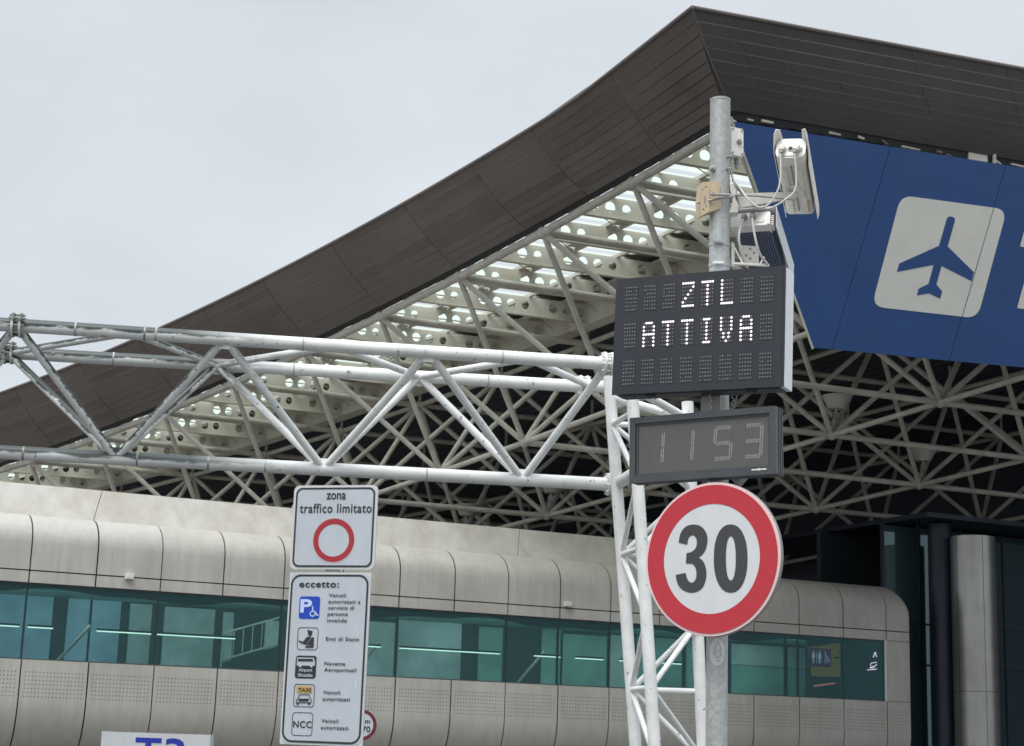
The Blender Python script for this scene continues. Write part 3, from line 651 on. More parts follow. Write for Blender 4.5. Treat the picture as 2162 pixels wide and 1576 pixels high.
# ------------------------------------------------------------------ blue terminal sign, hung on the sloping front of the space frame
bp0 = U(0, -3); bn = unit(np.cross(U(1, -3)-bp0, U(0, -3, 1)-bp0)); bn = -bn if bn[1] > 0 else bn
BF = Fr(bp0+bn*.22, 0); BF.n = bn; BF.r = unit(U(1, -3)-bp0); BF.u = unit(np.cross(bn, BF.r)); BF.u = -BF.u if BF.u[2] < 0 else BF.u
bs = thing('terminal_sign', U(.5, -3, 1), 'big sloping blue terminal sign with white aeroplane pictogram under the canopy edge', 'sign')
bpx = lambda *pts: [BF.px(x, y) for x, y in pts]
TL, TR, BL, BR = (1546, 245), (2420, 400), (1719, 735), (2420, 800)
def lp(a, b, t): return (a[0]+(b[0]-a[0])*t, a[1]+(b[1]-a[1])*t)
cuts = [((1548, 257), (1719, 735)), ((1880, 310), (1757, 738)), ((2124, 349), (2004, 762)), ((2400, 394), (2270, 786)), ((2900, 475), (2750, 830))]
for k, ((ta, ba), (tb, bb)) in enumerate(zip(cuts, cuts[1:])):
    g = 1.2 if k else 0
    if k == 0: poly = bpx((1548, 257), (1879.4, 310), (1756.4, 738), (1719, 735))
    else: poly = bpx((ta[0]+.6, ta[1]), (tb[0]-.6, tb[1]), (bb[0]-.6, bb[1]), (ba[0]+.6, ba[1]))
    mb = MB(); BF.poly(mb, poly, random.choice([0, .004, .002]), .06); mb.build('sign_sheet', Mt['blue'], bs)
mb = MB(); BF.poly(mb, bpx((1549, 259), (2900, 477), (2750, 829), (1720, 734)), -.07, .03); mb.build('backing_sheet', Mt['dark'], bs)
mb = MB(); mb.tube([BF.p(*BF.px(1544, 248), -.02), BF.p(*BF.px(1717, 737), -.02)], .03, 6); mb.build('edge_trim', Mt['framew'], bs)
S3 = lambda x, y: (1640+x/3.753, 380+y/3.753)
# pictogram field in two pieces, split on the sheet joint
cor = [S3(983, 122), S3(1822, 235), S3(1588, 1098), S3(752, 1003)]
cp = bpx(*cor)
def bez(P, a, b, c, n=7):
    return [((1-t)**2*a[0]+2*t*(1-t)*b[0]+t*t*c[0], (1-t)**2*a[1]+2*t*(1-t)*b[1]+t*t*c[1]) for t in np.linspace(0, 1, n)]
def mixp(a, b, t): return (a[0]+(b[0]-a[0])*t, a[1]+(b[1]-a[1])*t)
q = .115; s1_, s2_ = bpx(S3(1716, 221), S3(1466, 1084))
A_, B_, C_, D_ = cp
left_piece = bez(None, mixp(A_, D_, q), A_, mixp(A_, B_, q))+[mixp(s1_, B_, -.01), mixp(s2_, C_, -.01)]+bez(None, mixp(D_, C_, q), D_, mixp(D_, A_, q))
right_piece = [mixp(s1_, B_, .05)]+bez(None, mixp(B_, A_, q), B_, mixp(B_, C_, q))+bez(None, mixp(C_, B_, q), C_, mixp(C_, D_, q))+[mixp(s2_, C_, .05)]
for pc in (left_piece, right_piece):
    mb = MB(); BF.poly(mb, pc, .012, .01); mb.build('pictogram_field', Mt['cream'], bs)
nose = [S3(1342+34*(1-math.cos(a))+0, 318-28*math.sin(a)) for a in np.linspace(0, math.pi, 9)]
pl_ = nose[::1]+[S3(1352, 527), S3(1560, 732), S3(1542, 803), S3(1303, 682), S3(1262, 828), S3(1308, 883), S3(1292, 941), S3(1203, 900), S3(1107, 916), S3(1122, 862), S3(1200, 824), S3(1240, 674), S3(949, 730), S3(969, 662), S3(1283, 522)]
mb = MB(); BF.poly(mb, bpx(*pl_), .018, .01); mb.build('aeroplane', Mt['blue'], bs)
up = unit(BF.p(*BF.px(*S3(983, 122)))-BF.p(*BF.px(*S3(752, 1003))))
a, b = BF.px(2153, 519); text_part('lettering_line', 'Partenze', BF, a, b, 1.15, 6.2, Mt['cream'], bs, .012, .014, 0, up)
a, b = BF.px(2147, 649); text_part('lettering_line', 'Departures', BF, a, b, 1.05, 7.6, Mt['cream'], bs, .012, .014, 0, up)

# ------------------------------------------------------------------ floodlights standing on the lower nodes
for (i, j), lab in (((1, -1), 'pale cone floodlight just right of the message board, under the blue sign'), ((2, 0), 'pale cone floodlight above the round metal column'), ((1, 2), 'pale cone floodlight behind the lattice tower, above the gallery'), ((1, 3), 'pale cone floodlight nearest the white limited traffic sign')):
    p = U(i, j, 1, .12); t = thing('floodlight', p, lab, 'lamp', 'floodlights in the space frame')
    mb = MB(); c = p+V(.12, -.1, .62); n = 20
    mb.add([c+V(.22*math.cos(2*math.pi*k/n), .22*math.sin(2*math.pi*k/n), 0) for k in range(n)]+[c+V(.40*math.cos(2*math.pi*k/n), .40*math.sin(2*math.pi*k/n), .34) for k in range(n)], [(k, (k+1) % n, n+(k+1) % n, n+k) for k in range(n)]+[tuple(range(n))[::-1]])
    mb.build('shade', Mt['lampcone'], t, True)
    mb = MB(); mb.tube([c+V(0, 0, .34), c+V(0, 0, .37)], .42, 20); mb.build('rim', Mt['lampcone'], t, True)
    mb = MB(); mb.tube([p, p+V(.06, -.05, .3), c], .045, 8); mb.build('bracket', Mt['frame'], t)
    mb = MB(); mb.obox(p+V(.1, -.1, .42), V(.09, 0, 0), V(0, .07, 0), V(0, 0, .09)); mb.build('gearbox', Mt['gland'], t)

# ------------------------------------------------------------------ white lattice gantry over the road
gan = thing('gantry', V(1.9, 23.6, -.1), 'white tubular lattice gantry with flaking paint reaching in from the left onto its tower', 'gantry')
GM = bpy.data.materials['gantry white paint']
# weathering: dark algae on the far left of the beam, as a property of the place along the beam
t = GM.node_tree; bsdf = t.nodes['Principled BSDF']; old = bsdf.inputs['Base Color'].links[0].from_socket
g = t.nodes.new('ShaderNodeNewGeometry'); sx = t.nodes.new('ShaderNodeSeparateXYZ'); t.links.new(g.outputs['Position'], sx.inputs[0])
mr = t.nodes.new('ShaderNodeMapRange'); mr.inputs[1].default_value = -2.9; mr.inputs[2].default_value = -4.4; t.links.new(sx.outputs[0], mr.inputs[0])
zz = t.nodes.new('ShaderNodeMapRange'); zz.inputs[1].default_value = 5.0; zz.inputs[2].default_value = 5.3; t.links.new(sx.outputs[2], zz.inputs[0])
sn = t.nodes.new('ShaderNodeSeparateXYZ'); t.links.new(g.outputs['Normal'], sn.inputs[0])
n1 = t.nodes.new('ShaderNodeTexNoise'); n1.inputs['Scale'].default_value = 2.2; n1.inputs['Detail'].default_value = 7; n1.inputs['Roughness'].default_value = .72; mpn = t.nodes.new('ShaderNodeMapping'); mpn.inputs['Scale'].default_value = (.7, 3, 3); t.links.new(g.outputs['Position'], mpn.inputs[0]); t.links.new(mpn.outputs[0], n1.inputs['Vector'])
ma = t.nodes.new('ShaderNodeMath'); ma.operation = 'MULTIPLY_ADD'; ma.inputs[1].default_value = .42; t.links.new(sn.outputs[2], ma.inputs[0]); t.links.new(n1.outputs['Fac'], ma.inputs[2])
al = t.nodes.new('ShaderNodeMapRange'); al.inputs[1].default_value = .40; al.inputs[2].default_value = .54; t.links.new(ma.outputs[0], al.inputs[0])
m1 = t.nodes.new('ShaderNodeMath'); m1.operation = 'MULTIPLY'; t.links.new(mr.outputs[0], m1.inputs[0]); t.links.new(al.outputs[0], m1.inputs[1])
m2 = t.nodes.new('ShaderNodeMath'); m2.operation = 'MULTIPLY'; t.links.new(m1.outputs[0], m2.inputs[0]); t.links.new(zz.outputs[0], m2.inputs[1])
mc = t.nodes.new('ShaderNodeMix'); mc.data_type = 'RGBA'; mc.inputs[7].default_value = (.035, .052, .048, 1); t.links.new(m2.outputs[0], mc.inputs[0]); t.links.new(old, mc.inputs[6]); t.links.new(mc.outputs[2], bsdf.inputs['Base Color'])
gd = unit(at_z(1289, 769, 6.8)-at_z(0, 686, 6.8)); gp = V(-gd[1], gd[0], 0)
gA0 = at_z(0, 685, 6.8); gB0 = at_z(20, 745, 6.8); gC0 = at_z(0, 957, 5.27)
lineA = lambda px: at_z(px, 685+(769-685)*px/1289, 6.8)
lineB = lambda px: at_z(px, 744+(817-744)*px/1241, 6.8)
lineC = lambda px: at_z(px, 955+(1023-955)*px/1286, 5.27)
def gt(name, a, b, r, n=14, par=gan): mb = MB(); mb.tube([a, b], r, n); return mb.build(name, Mt['gantry'], par, True)
gt('chord', lineA(-900), lineA(1300), .092, 18); gt('chord', lineB(-900), lineB(1245), .092, 18); gt('chord', lineC(-900), lineC(1310), .095, 18)
nA = [-780, -360, 36, 475, 905, 1285]; nB = [-790, -370, 18, 458, 885, 1250]; nC = [-570, -180, 245, 683, 1103]
for k, c in enumerate(nC):
    for q in (k, k+1):
        gt('diagonal', lineC(c), lineA(nA[q]), .056); gt('diagonal', lineC(c), lineB(nB[q]), .056)
for k in range(len(nB)-1):   # flat zigzag between the two top chords
    mid = (nA[k]+nA[k+1])/2; gt('cross_brace', lineB(nB[k]), lineA(mid+20), .05); gt('cross_brace', lineA(mid+20), lineB(nB[k+1]), .05)
for f, c, dd in ((lineA, 36, 1), (lineB, 18, 1), (lineA, 1283, 1), (lineB, 1232, 1), (lineC, 1292, 1), (lineC, -395, 1)):
    p = f(c)
    fl_ = None
    for o_ in (-.05, .05):
        mb = MB(); mb.tube([p+gd*(o_-.016), p+gd*(o_+.016)], .165, 20); fl_ = mb.build('flange', Mt['gantry'], gan, True)
    mb = MB()
    for k in range(8):
        an = k*math.pi/4+.2; q = p+.135*(math.cos(an)*gp+math.sin(an)*V(0, 0, 1)); mb.tube([q-gd*.1, q+gd*.1], .016, 6)
    mb.build('bolt_ring', Mt['gland'] if c < 100 else Mt['gantry'], fl_)
for f, ring_px in ((lineA, (160, 306, 330, 640, 1060)), (lineB, (240, 620, 1030)), (lineC, (50, 290, 440, 560, 900))):
    for q_ in ring_px:
        p = f(q_); mb = MB(); mb.tube([p-gd*.012, p+gd*.012], .0965, 18); mb.build('weld_seam', Mt['gland'] if f is lineC and q_ < 500 or q_ in (306, 460) else Mt['weld'], gan, True)
for k, c in enumerate(nC):
    p = lineC(c); mb = MB(); mb.obox(p+V(0, 0, .10), gd*.08, gp*.010, V(0, 0, .05)); mb.build('gusset', Mt['gantry'], gan)
for f, lst in ((lineA, nA), (lineB, nB)):
    for c in lst[1:-1]:
        p = f(c); mb = MB(); mb.obox(p-V(0, 0, .10), gd*.07, gp*.010, V(0, 0, .04)); mb.build('gusset', Mt['gantry'], gan)
# tower: three leaning tubes with zigzag bracing
def twr(x0, y0, x1, y1, Y):
    a, b = at_depth(x0, y0, Y), at_depth(x1, y1, Y)
    k = (b-a)/(b[2]-a[2]); return lambda z: a+k*(z-a[2])
t1 = twr(1303, 1036, 1342, 1576, 23.95); t2 = twr(1347, 1025, 1382, 1576, 23.0); t3 = twr(1459, 1018, 1484, 1576, 23.9)
gt('tower_leg', t1(-.1), t1(6.8), .085, 18); gt('tower_leg', t2(-.1), t2(6.55), .085, 18); gt('tower_leg', t3(-.1), t3(6.45), .085, 18)
for z in (0, ): 
    for f in (t1, t2, t3): mb = MB(); mb.obox(f(-.08), V(.25, 0, 0), V(0, .25, 0), V(0, 0, .02)); mb.build('base_plate', Mt['gantry'], gan)
z0s = [6.1-1.86*k for k in range(4)]
for a_, b_, ofs in ((t1, t2, 0), (t1, t3, 0), (t2, t3, .93)):
    for k, z in enumerate(z0s):
        zt = z-ofs*0
        za = z; zm = z-.93; zb = z-1.86
        gt('tower_brace', a_(za), b_(zm), .038); gt('tower_brace', b_(zm), a_(max(zb, .05)), .038)
        if a_ is t1: gt('tower_strut', a_(za), b_(za), .042)
gt('arm', lineC(1300), t2(lineC(1300)[2]), .09); gt('arm', lineA(1290), t2(6.6), .09); gt('arm', lineB(1245), t1(6.65), .09)
gt('arm', t2(6.45), t3(6.2), .06); gt('arm', t1(6.5), t3(6.2), .06)

# ------------------------------------------------------------------ left sign post: limited traffic sign and exemption plate
def sheet_sign(t, fr, w, h, rad, m, th=.02, rim=.004):
    mb = MB(); fr.poly(mb, rrect(0, 0, w, h, rad), 0, th); return mb.build('plate', m, t)
def px_in(fr, Z): return lambda x, y: fr.px(*Z(x, y))
zf = Fr(at_depth(706, 1114, 17.2), 15, 0, 0); s_ = 17.2/3600
Z3 = lambda x, y: (560+x/5.436, 1000+y/5.436)
def bbox_px(fr, pts): q = [fr.px(*p) for p in pts]; xs = [a for a, _ in q]; ys = [b for _, b in q]; return min(xs), max(xs), min(ys), max(ys)
def recentre(fr, pts, fn=None):
    a0, a1, b0, b1 = bbox_px(fr, pts); fr.c = fr.p((a0+a1)/2, (b0+b1)/2); return a1-a0, b1-b0
w1, h1 = recentre(zf, [(617, 1028), (795, 1028), (617, 1200), (795, 1200)]); w1 = .905; h1 = .855
post = thing('sign_post', V(zf.p(0, 0, -.07)[0], zf.p(0, 0, -.07)[1], -.1), 'grey post standing behind the two white traffic signs at left', 'post')
pp = zf.p(0, 0, -.07); mb = MB(); mb.tube([V(pp[0], pp[1], -.1), V(pp[0], pp[1], zf.c[2]+.3)], .03, 14); mb.build('tube', Mt['galv'], post, True)
mb = MB(); mb.obox(V(pp[0], pp[1], -.09), V(.1, 0, 0), V(0, .1, 0), V(0, 0, .01)); mb.build('base_plate', Mt['galv'], post)
zs = thing('traffic_sign', zf.c, 'white zona traffico limitato sign with red circle, above the long exemption plate', 'sign')
sheet_sign(zs, zf, w1, h1, .06, Mt['sedge'])
mb = MB(); zf.poly(mb, rrect(0, 0, w1-.05, h1-.045, .06), .003); mb.build('white_field', Mt['sgrey'], zs)
mb = MB(); zf.ringp(mb, rrect(0, 0, w1-.052, h1-.047, .07), rrect(0, 0, w1-.088, h1-.083, .055), .006); mb.build('black_border', Mt['sblack'], zs)
P3 = px_in(zf, Z3)
a, b = P3(705, 297); a2, _ = P3(925, 297); text_part('lettering', 'zona', zf, a, b, .098, a2-a, Mt['sblack'], zs, .012, .007)
a, b = P3(397, 452); a2, _ = P3(1222, 452); text_part('lettering', 'traffico limitato', zf, a, b, .098, a2-a, Mt['sblack'], zs, .012, .007, 0, None, None, 1.1)
c = P3(787, 768); r1 = abs(P3(1020, 768)[0]-P3(552, 768)[0])/2
mb = MB(); zf.ringp(mb, circ(c[0], c[1], r1, 56), circ(c[0], c[1], r1*.755, 56), .006); mb.build('red_ring', Mt['dred'], zs)
mb = MB(); zf.ringp(mb, circ(c[0], c[1], r1*1.05, 56), circ(c[0], c[1], r1*1.035, 56), .006, .001); mb.build('ring_outline', Mt['pink'], zs)
mb = MB()
for k in range(7):
    for l_ in range(5):
        if random.random() < .75: zf.poly(mb, circ(-.36+.12*k, -.34+.17*l_, .005, 6), .0045, .001)
mb.build('rivet_mark', Mt['sedge'], zs, kind='stuff')
mb = MB(); zf.box(mb, -.4, .4, .2, .24, -.045, -.021); zf.box(mb, -.4, .4, -.24, -.2, -.045, -.021); mb.build('rail', Mt['galv'], zs)
mb = MB(); zf.box(mb, -.07, .07, -h1/2-.045, -h1/2-.0, -.05, -.01); mb.build('clamp', Mt['gland'], zs)
ef = Fr(at_depth(688, 1391, 17.2), 18, -.2, 0)
es = thing('exemption_sign', ef.c, 'long white eccetto plate listing disabled, state, shuttle, taxi and NCC vehicles', 'sign')
recentre(ef, [(600, 1210), (776, 1212), (778, 1574), (600, 1570)])
q = bbox_px(ef, [(612, 1211), (589, 1570), (785, 1213), (767, 1576)])
w2, h2 = .886, 1.70; 
sheet_sign(es, ef, w2, h2, .012, Mt['sedge'])
mb = MB(); ef.poly(mb, rrect(0, 0, w2-.03, h2-.03, .05), .003); mb.build('white_field', Mt['sgrey'], es)
mb = MB(); ef.ringp(mb, rrect(0, 0, w2-.04, h2-.042, .105, 8), rrect(0, 0, w2-.078, h2-.08, .088, 8), .006); mb.build('black_border', Mt['sblack'], es)
mb = MB()
for zz_ in (-.6, 0, .6): ef.box(mb, -.4, .4, zz_-.02, zz_+.02, -.045, -.021)
mb.build('rail', Mt['galv'], es)
E3 = px_in(ef, lambda x, y: (600+x/7.88, 1180+y/7.88)); E4 = px_in(ef, lambda x, y: (580+x/8.041, 1380+y/8.041))
def tx(E_, s, x0, x1, y, cap, m='sblack', bold=.006): a, b = E_(x0, y); a2, _ = E_(x1, y); text_part('lettering', s, ef, a, b, cap, abs(a2-a), Mt[m], es, bold, .008, 0, None, None, 1.1)
tx(E3, 'eccetto:', 255, 915, 472, .068, bold=.02)
for s, x0, x1, y in (('Veicoli', 750, 1030, 638), ('autorizzati a', 742, 1270, 742), ('servizio di', 738, 1168, 845), ('persone', 726, 1060, 948), ('invalide', 718, 1045, 1055), ('Enti di Stato', 700, 1250, 1362)): tx(E3, s, x0, x1, y, .038)
for s, x0, x1, y in (('Navette', 848, 1200, 200), ('Aeroportuali', 845, 1390, 305), ('Veicoli', 825, 1115, 690), ('autorizzati', 818, 1280, 800), ('Veicoli', 795, 1085, 1172), ('autorizzati', 787, 1252, 1284)): tx(E4, s, x0, x1, y, .038)
def icon(cx, cy, w, h, fill, border): 
    if fill: mb = MB(); ef.poly(mb, rrect(cx, cy, w, h, .03), .006); mb.build('icon_field', Mt[fill], es)
    if border: mb = MB(); ef.ringp(mb, rrect(cx, cy, w, h, .032), rrect(cx, cy, w-.012, h-.012, .027), .006); mb.build('icon_border', Mt[border], es)
IW = .225
c1 = E3(424, 815); icon(*c1, IW, IW, 'sblue', None)
a, b = E3(270, 888); a2, _ = E3(462, 888); text_part('parking_letter', 'P', ef, a, b, .132, a2-a, Mt['slight'], es, .03, .009)
mb = MB(); cc = E3(478, 915); ef.ringp(mb, circ(*cc, .031, 20), circ(*cc, .021, 20), .009)
for p_ in stroke([E3(478, 795), E3(482, 880), E3(525, 885), E3(545, 940), E3(568, 935)], .014): ef.poly(mb, p_, .009)
ef.poly(mb, circ(*E3(478, 795), .009, 10), .009); mb.build('wheelchair', Mt['slight'], es)
c2 = E3(394, 1332); icon(*c2, IW, IW, None, 'sblack')
mb = MB()
ef.poly(mb, [E3(*k) for k in ((390, 1183), (478, 1205), (470, 1240), (400, 1232))], .009); ef.poly(mb, circ(*E3(434, 1250), .021, 16, .024), .0095)
ef.poly(mb, [E3(*k) for k in ((385, 1300), (455, 1305), (355, 1440), (330, 1405), (290, 1405), (330, 1370))], .009)
ef.poly(mb, [E3(*k) for k in ((330, 1378), (330, 1420), (300, 1410), (245, 1378), (250, 1358), (300, 1380))], .0095)
ef.poly(mb, [E3(*k) for k in ((470, 1310), (500, 1310), (492, 1480), (355, 1480), (360, 1456), (458, 1450), (458, 1440), (370, 1438))], .009); mb.build('officer_pictogram', Mt['sblack'], es)
c3 = E4(530, 232); icon(*c3, IW+.002, IW, 'sblack', None)
mb = MB(); ef.poly(mb, [E4(*k) for k in ((385, 70), (668, 75), (690, 140), (688, 212), (380, 205))], .009); ef.poly(mb, circ(*E4(438, 208), .016, 14), .0095); ef.poly(mb, circ(*E4(630, 210), .016, 14), .0095); mb.build('bus_pictogram', Mt['sgrey'], es)
mb = MB(); ef.poly(mb, [E4(*k) for k in ((402, 90), (650, 92), (664, 138), (400, 136))], .012)
mb.build('bus_windows', Mt['sblack'], es)
def txw(s, x0, x1, y, cap): a, b = E4(x0, y); a2, _ = E4(x1, y); text_part('lettering', s, ef, a, b, cap, abs(a2-a), Mt['sgrey'], es, .02, .009)
txw('Airport', 410, 642, 305, .032); txw('Shuttle', 398, 648, 392, .032)
c4 = E4(502, 716); icon(*c4, IW, IW, None, 'sblack')
a0, b0 = E4(375, 668); a1, b1 = E4(640, 562); mb = MB(); ef.poly(mb, [(a0, b0), (a1, b0), (a1, b1), (a0, b1)], .008); mb.build('taxi_label', Mt['taxi'], es)
a, b = E4(402, 645); a2, _ = E4(620, 645); text_part('lettering', 'TAXI', ef, a, b, .036, a2-a, Mt['brownink'], es, .03, .011)
mb = MB()
for p_ in stroke([E4(*k) for k in ((400, 765), (425, 700), (590, 700), (612, 768), (628, 800), (618, 835), (372, 832), (370, 795), (400, 765))], .006): ef.poly(mb, p_, .009)
ef.poly(mb, [E4(*k) for k in ((412, 768), (590, 768), (570, 812), (412, 812))], .009); ef.poly(mb, [E4(*k) for k in ((372, 828), (618, 830), (616, 842), (372, 840))], .0095)
ef.poly(mb, circ(*E4(392, 852), .012, 12), .01); ef.poly(mb, circ(*E4(590, 855), .012, 12), .01); mb.build('taxi_pictogram', Mt['sblack'], es)
c5 = E4(470, 1200); icon(*c5, IW, IW+.003, None, 'sblack'); tx(E4, 'NCC', 315, 628, 1252, .066, bold=.01)
mb = MB()
for p_ in stroke([E4(1378, 470), E4(1380, 570)], .008): ef.poly(mb, p_, .006, .001)
mb.build('scratch', Mt['camwhite'], es)

# round red sign peeping out behind the plate
rf = Fr(at_depth(764, 1531, 33), 8)
rs = thing('round_sign', V(rf.c[0], rf.c[1]+.08, 0), 'small round red rimmed sign half hidden behind the exemption plate', 'sign')
mb = MB(); rf.poly(mb, circ(0, 0, .29, 48), 0, .02); mb.build('plate', Mt['sedge'], rs)
mb = MB(); rf.poly(mb, circ(0, 0, .23, 48), .003); mb.build('white_field', Mt['sgrey'], rs)
mb = MB(); rf.ringp(mb, circ(0, 0, .288, 48), circ(0, 0, .222, 48), .006); mb.build('red_ring', Mt['mred'], rs)
text_part('lettering', 'm', rf, .06, .03, .09, .10, Mt['sblack'], rs, .02, .007); text_part('lettering', '70', rf, .01, -.13, .11, .16, Mt['sblack'], rs, .02, .007)
mb = MB(); mb.tube([V(rf.c[0], rf.c[1]+.06, 0), V(rf.c[0], rf.c[1]+.06, rf.c[2]+.2)], .03, 12); mb.build('post', Mt['galv'], rs, True)

# T3 box sign at the bottom edge
tf = Fr(at_depth(330, 1600, 25), 6)
a0, b1 = tf.px(228, 1545); a1, _ = tf.px(445, 1547)
ts = thing('terminal_marker', V(tf.c[0], tf.c[1], 0), 'white box sign reading T3 in blue at the bottom left', 'sign')
mb = MB(); tf.box(mb, a0, a1, b1-.62, b1, -.18, 0); mb.build('sign_box', Mt['swhite'], ts)
mb = MB(); tf.box(mb, a0-.10, a0-.004, b1-.62, b1+.005, -.17, -.03); mb.build('side_casing', Mt['swhite'], ts)
ax, b = tf.px(287, 1555); a2, _ = tf.px(342, 1555); a3, _ = tf.px(350, 1555); a4, _ = tf.px(392, 1555)
text_part('lettering', 'T', tf, ax, b-.40, .40, a2-ax, Mt['t3blue'], ts, .02, .004); text_part('lettering', '3', tf, a3, b-.40, .40, a4-a3, Mt['t3blue'], ts, .02, .004)
mb = MB()
for q in (a0+.25, a1-.25): mb.tube([tf.p(q, b1-.62, -.09), V(tf.p(q, 0, -.09)[0], tf.p(q, 0, -.09)[1], -.1)], .04, 12)
mb.build('legs', Mt['galv'], ts, True)

# ------------------------------------------------------------------ galvanised pole
PB = V(1.2408, 10., 0)
pole = thing('camera_pole', PB+V(0, 0, -.1), 'mottled galvanised steel pole carrying boards, speed sign and cameras', 'pole')
mb = MB(); top = at_depth(1519.5, 212, 10.)[2]
n = 40; rr = .0625
mb.tube([PB+V(0, 0, -.1), PB+V(0, 0, top)], rr, n, False); mb.build('tube', Mt['galv'], pole, True)
mb = MB(); mb.tube([PB+V(0, 0, top-.012), PB+V(0, 0, top+.004)], rr+.0015, n); mb.build('cap', Mt['galv'], pole, True, 30)
mb = MB(); mb.tube([PB+V(0, 0, -.1), PB+V(0, 0, -.07)], .2, 24); mb.build('base_plate', Mt['galv'], pole)
zpx = lambda y: at_depth(1518, y, 10)[2]
for y in (519, 562):
    mb = MB(); mb.tube([PB+V(0, 0, zpx(y)-.010), PB+V(0, 0, zpx(y)+.010)], rr+.004, n); bd = mb.build('band_clamp', Mt['galv'], pole, True, 30)
    mb = MB(); mb.obox(PB+V(-.018, -rr-.012, zpx(y)), V(.028, 0, 0), V(0, .009, 0), V(0, 0, .006)); mb.tube([PB+V(-.05, -rr-.014, zpx(y)), PB+V(.02, -rr-.014, zpx(y))], .005, 8); mb.build('screw', Mt['camwhite'] if y > 550 else Mt['gland'], bd)
def bolt_on(x, y, r_, off):
    q = at_depth(x, y, 10-off); m_ = MB(); d = unit(V(-.25 if x < 1518 else .9, -1 if x < 1518 else -.6, .1)); m_.tube([q-d*.02, q+d*.012], r_, 6); m_.tube([q+d*.012, q+d*.03], r_*.5, 8); m_.build('bolt', Mt['galv'], pole)
    m_ = MB(); ring_ = [q+d*.002]; m_.tube([q-d*.012, q+d*.003], r_*1.45, 14); m_.build('washer', Mt['gland'], pole)
bolt_on(1504, 356, .014, .05); bolt_on(1536, 357, .009, .05); bolt_on(1538, 331, .007, .05)
# oval sticker
sf = Fr(at_depth(1514, 1377, 10-rr-.003), 0)
mb = MB(); vs = []; K = 32
cyl_pt = lambda a, b: V(PB[0]+(rr+.0015)*math.sin(a/rr), PB[1]-(rr+.0015)*math.cos(a/rr), sf.c[2]+b)
oa = -.008
mb.add([cyl_pt(oa, 0)]+[cyl_pt(oa+.047*math.cos(2*math.pi*k/K), .077*math.sin(2*math.pi*k/K)) for k in range(K)]+[cyl_pt(oa+.025*math.cos(2*math.pi*k/K), .04*math.sin(2*math.pi*k/K)) for k in range(K)],
       [(1+k, 1+(k+1) % K, 1+K+(k+1) % K, 1+K+k) for k in range(K)]+[(0, 1+K+k, 1+K+(k+1) % K) for k in range(K)])
st = mb.build('sticker', Mt['swhite'], None); props(st, 'oval white sticker with thin grey line drawing on the pole below the 30 sign', 'sticker')
mb = MB()
def cst(pts, w):
    for q4 in stroke(pts, w): mb.add([cyl_pt(oa+a, b)+V(0, -.0012, 0) for a, b in q4], [(0, 1, 2, 3)])
cst([(-.012, .02), (.004, .062), (.026, .018), (-.02, .022)], .003); cst([(-.015, .018), (-.018, -.01), (-.004, -.03), (.016, -.028), (.022, 0), (.018, .016)], .003)
cst([(-.004, .012), (-.006, -.004), (.004, -.008)], .0025); cst([(.006, .008), (.018, .008)], .0025); cst([(0, -.03), (.002, -.052), (.014, -.046), (.018, -.056)], .003); cst([(.012, -.016), (.03, -.02), (.032, -.034)], .003); cst([(-.02, -.03), (.024, -.04)], .0022)
so_ = mb.build('line_drawing', Mt['gland'], st)

# ------------------------------------------------------------------ LED message board
zt = Fr(EYE+(V(1.015, 9.142, 3.856)-EYE)*1.072, 27.14, -1.04, -.47); BW, BH, BD = 1.072, .7205, .165
bd = thing('message_board', zt.p(0, -BH/2, -BD/2), 'dark LED message board with white side, reading ZTL ATTIVA', 'display board')
mb = MB(); zt.box(mb, -BW/2, BW/2, -BH/2, BH/2, -.012, 0); fo = mb.build('front_panel', Mt['board'], bd)
mb = MB(); zt.box(mb, -BW/2+.004, BW/2-.002, -BH/2+.004, BH/2-.003, -BD, -.0125); mb.build('casing', Mt['boardw'], bd)
mb = MB(); zt.box(mb, -BW/2+.03, BW/2-.03, -BH/2-.004, -BH/2+.0035, -BD+.02, -.03); mb.build('underside_plate', Mt['board'], bd)
for a in (-.30, .33): mb = MB(); zt.box(mb, a-.03, a+.03, -BH/2-.014, -BH/2-.004, -.05, -.02); mb.build('latch', Mt['black'], bd)
mb = MB(); zt.box(mb, BW/2-.016, BW/2-.0135, -BH/2+.02, BH/2-.02, .0002, .0015); mb.build('edge_seam', Mt['black'], bd)
FONT = {'Z': ['11111', '00001', '00010', '00100', '01000', '10000', '11111'], 'T': ['11111', '00100', '00100', '00100', '00100', '00100', '00100'], 'L': ['10000']*6+['11111'],
        'A': ['01110', '10001', '10001', '11111', '10001', '10001', '10001'], 'I': ['01110', '00100', '00100', '00100', '00100', '00100', '01110'], 'V': ['10001', '10001', '10001', '10001', '01010', '01010', '00100'], ' ': ['00000']*7}
rows = ['   ZTL  ', ' ATTIVA ', '        ']
X2 = lambda x, y: zt.px(1260+x/3.089, 540+y/3.089)
c00 = X2(225, 283); c07 = X2(1110, 213); c20 = X2(203, 765); c10 = X2(213, 525)
def dome(mb, c, r, fr):
    K = 6; mb.add([fr.p(c[0]+r*math.cos(2*math.pi*k/K+.3), c[1]+r*math.sin(2*math.pi*k/K+.3), .0005) for k in range(K)]+[fr.p(c[0]+r*.6*math.cos(2*math.pi*k/K+.3), c[1]+r*.6*math.sin(2*math.pi*k/K+.3), .0005+r*.7) for k in range(K)], [(k, (k+1) % K, K+(k+1) % K, K+k) for k in range(K)]+[tuple(range(K, 2*K))])
dx = (c07[0]-c00[0])/7; lp_ = .0160
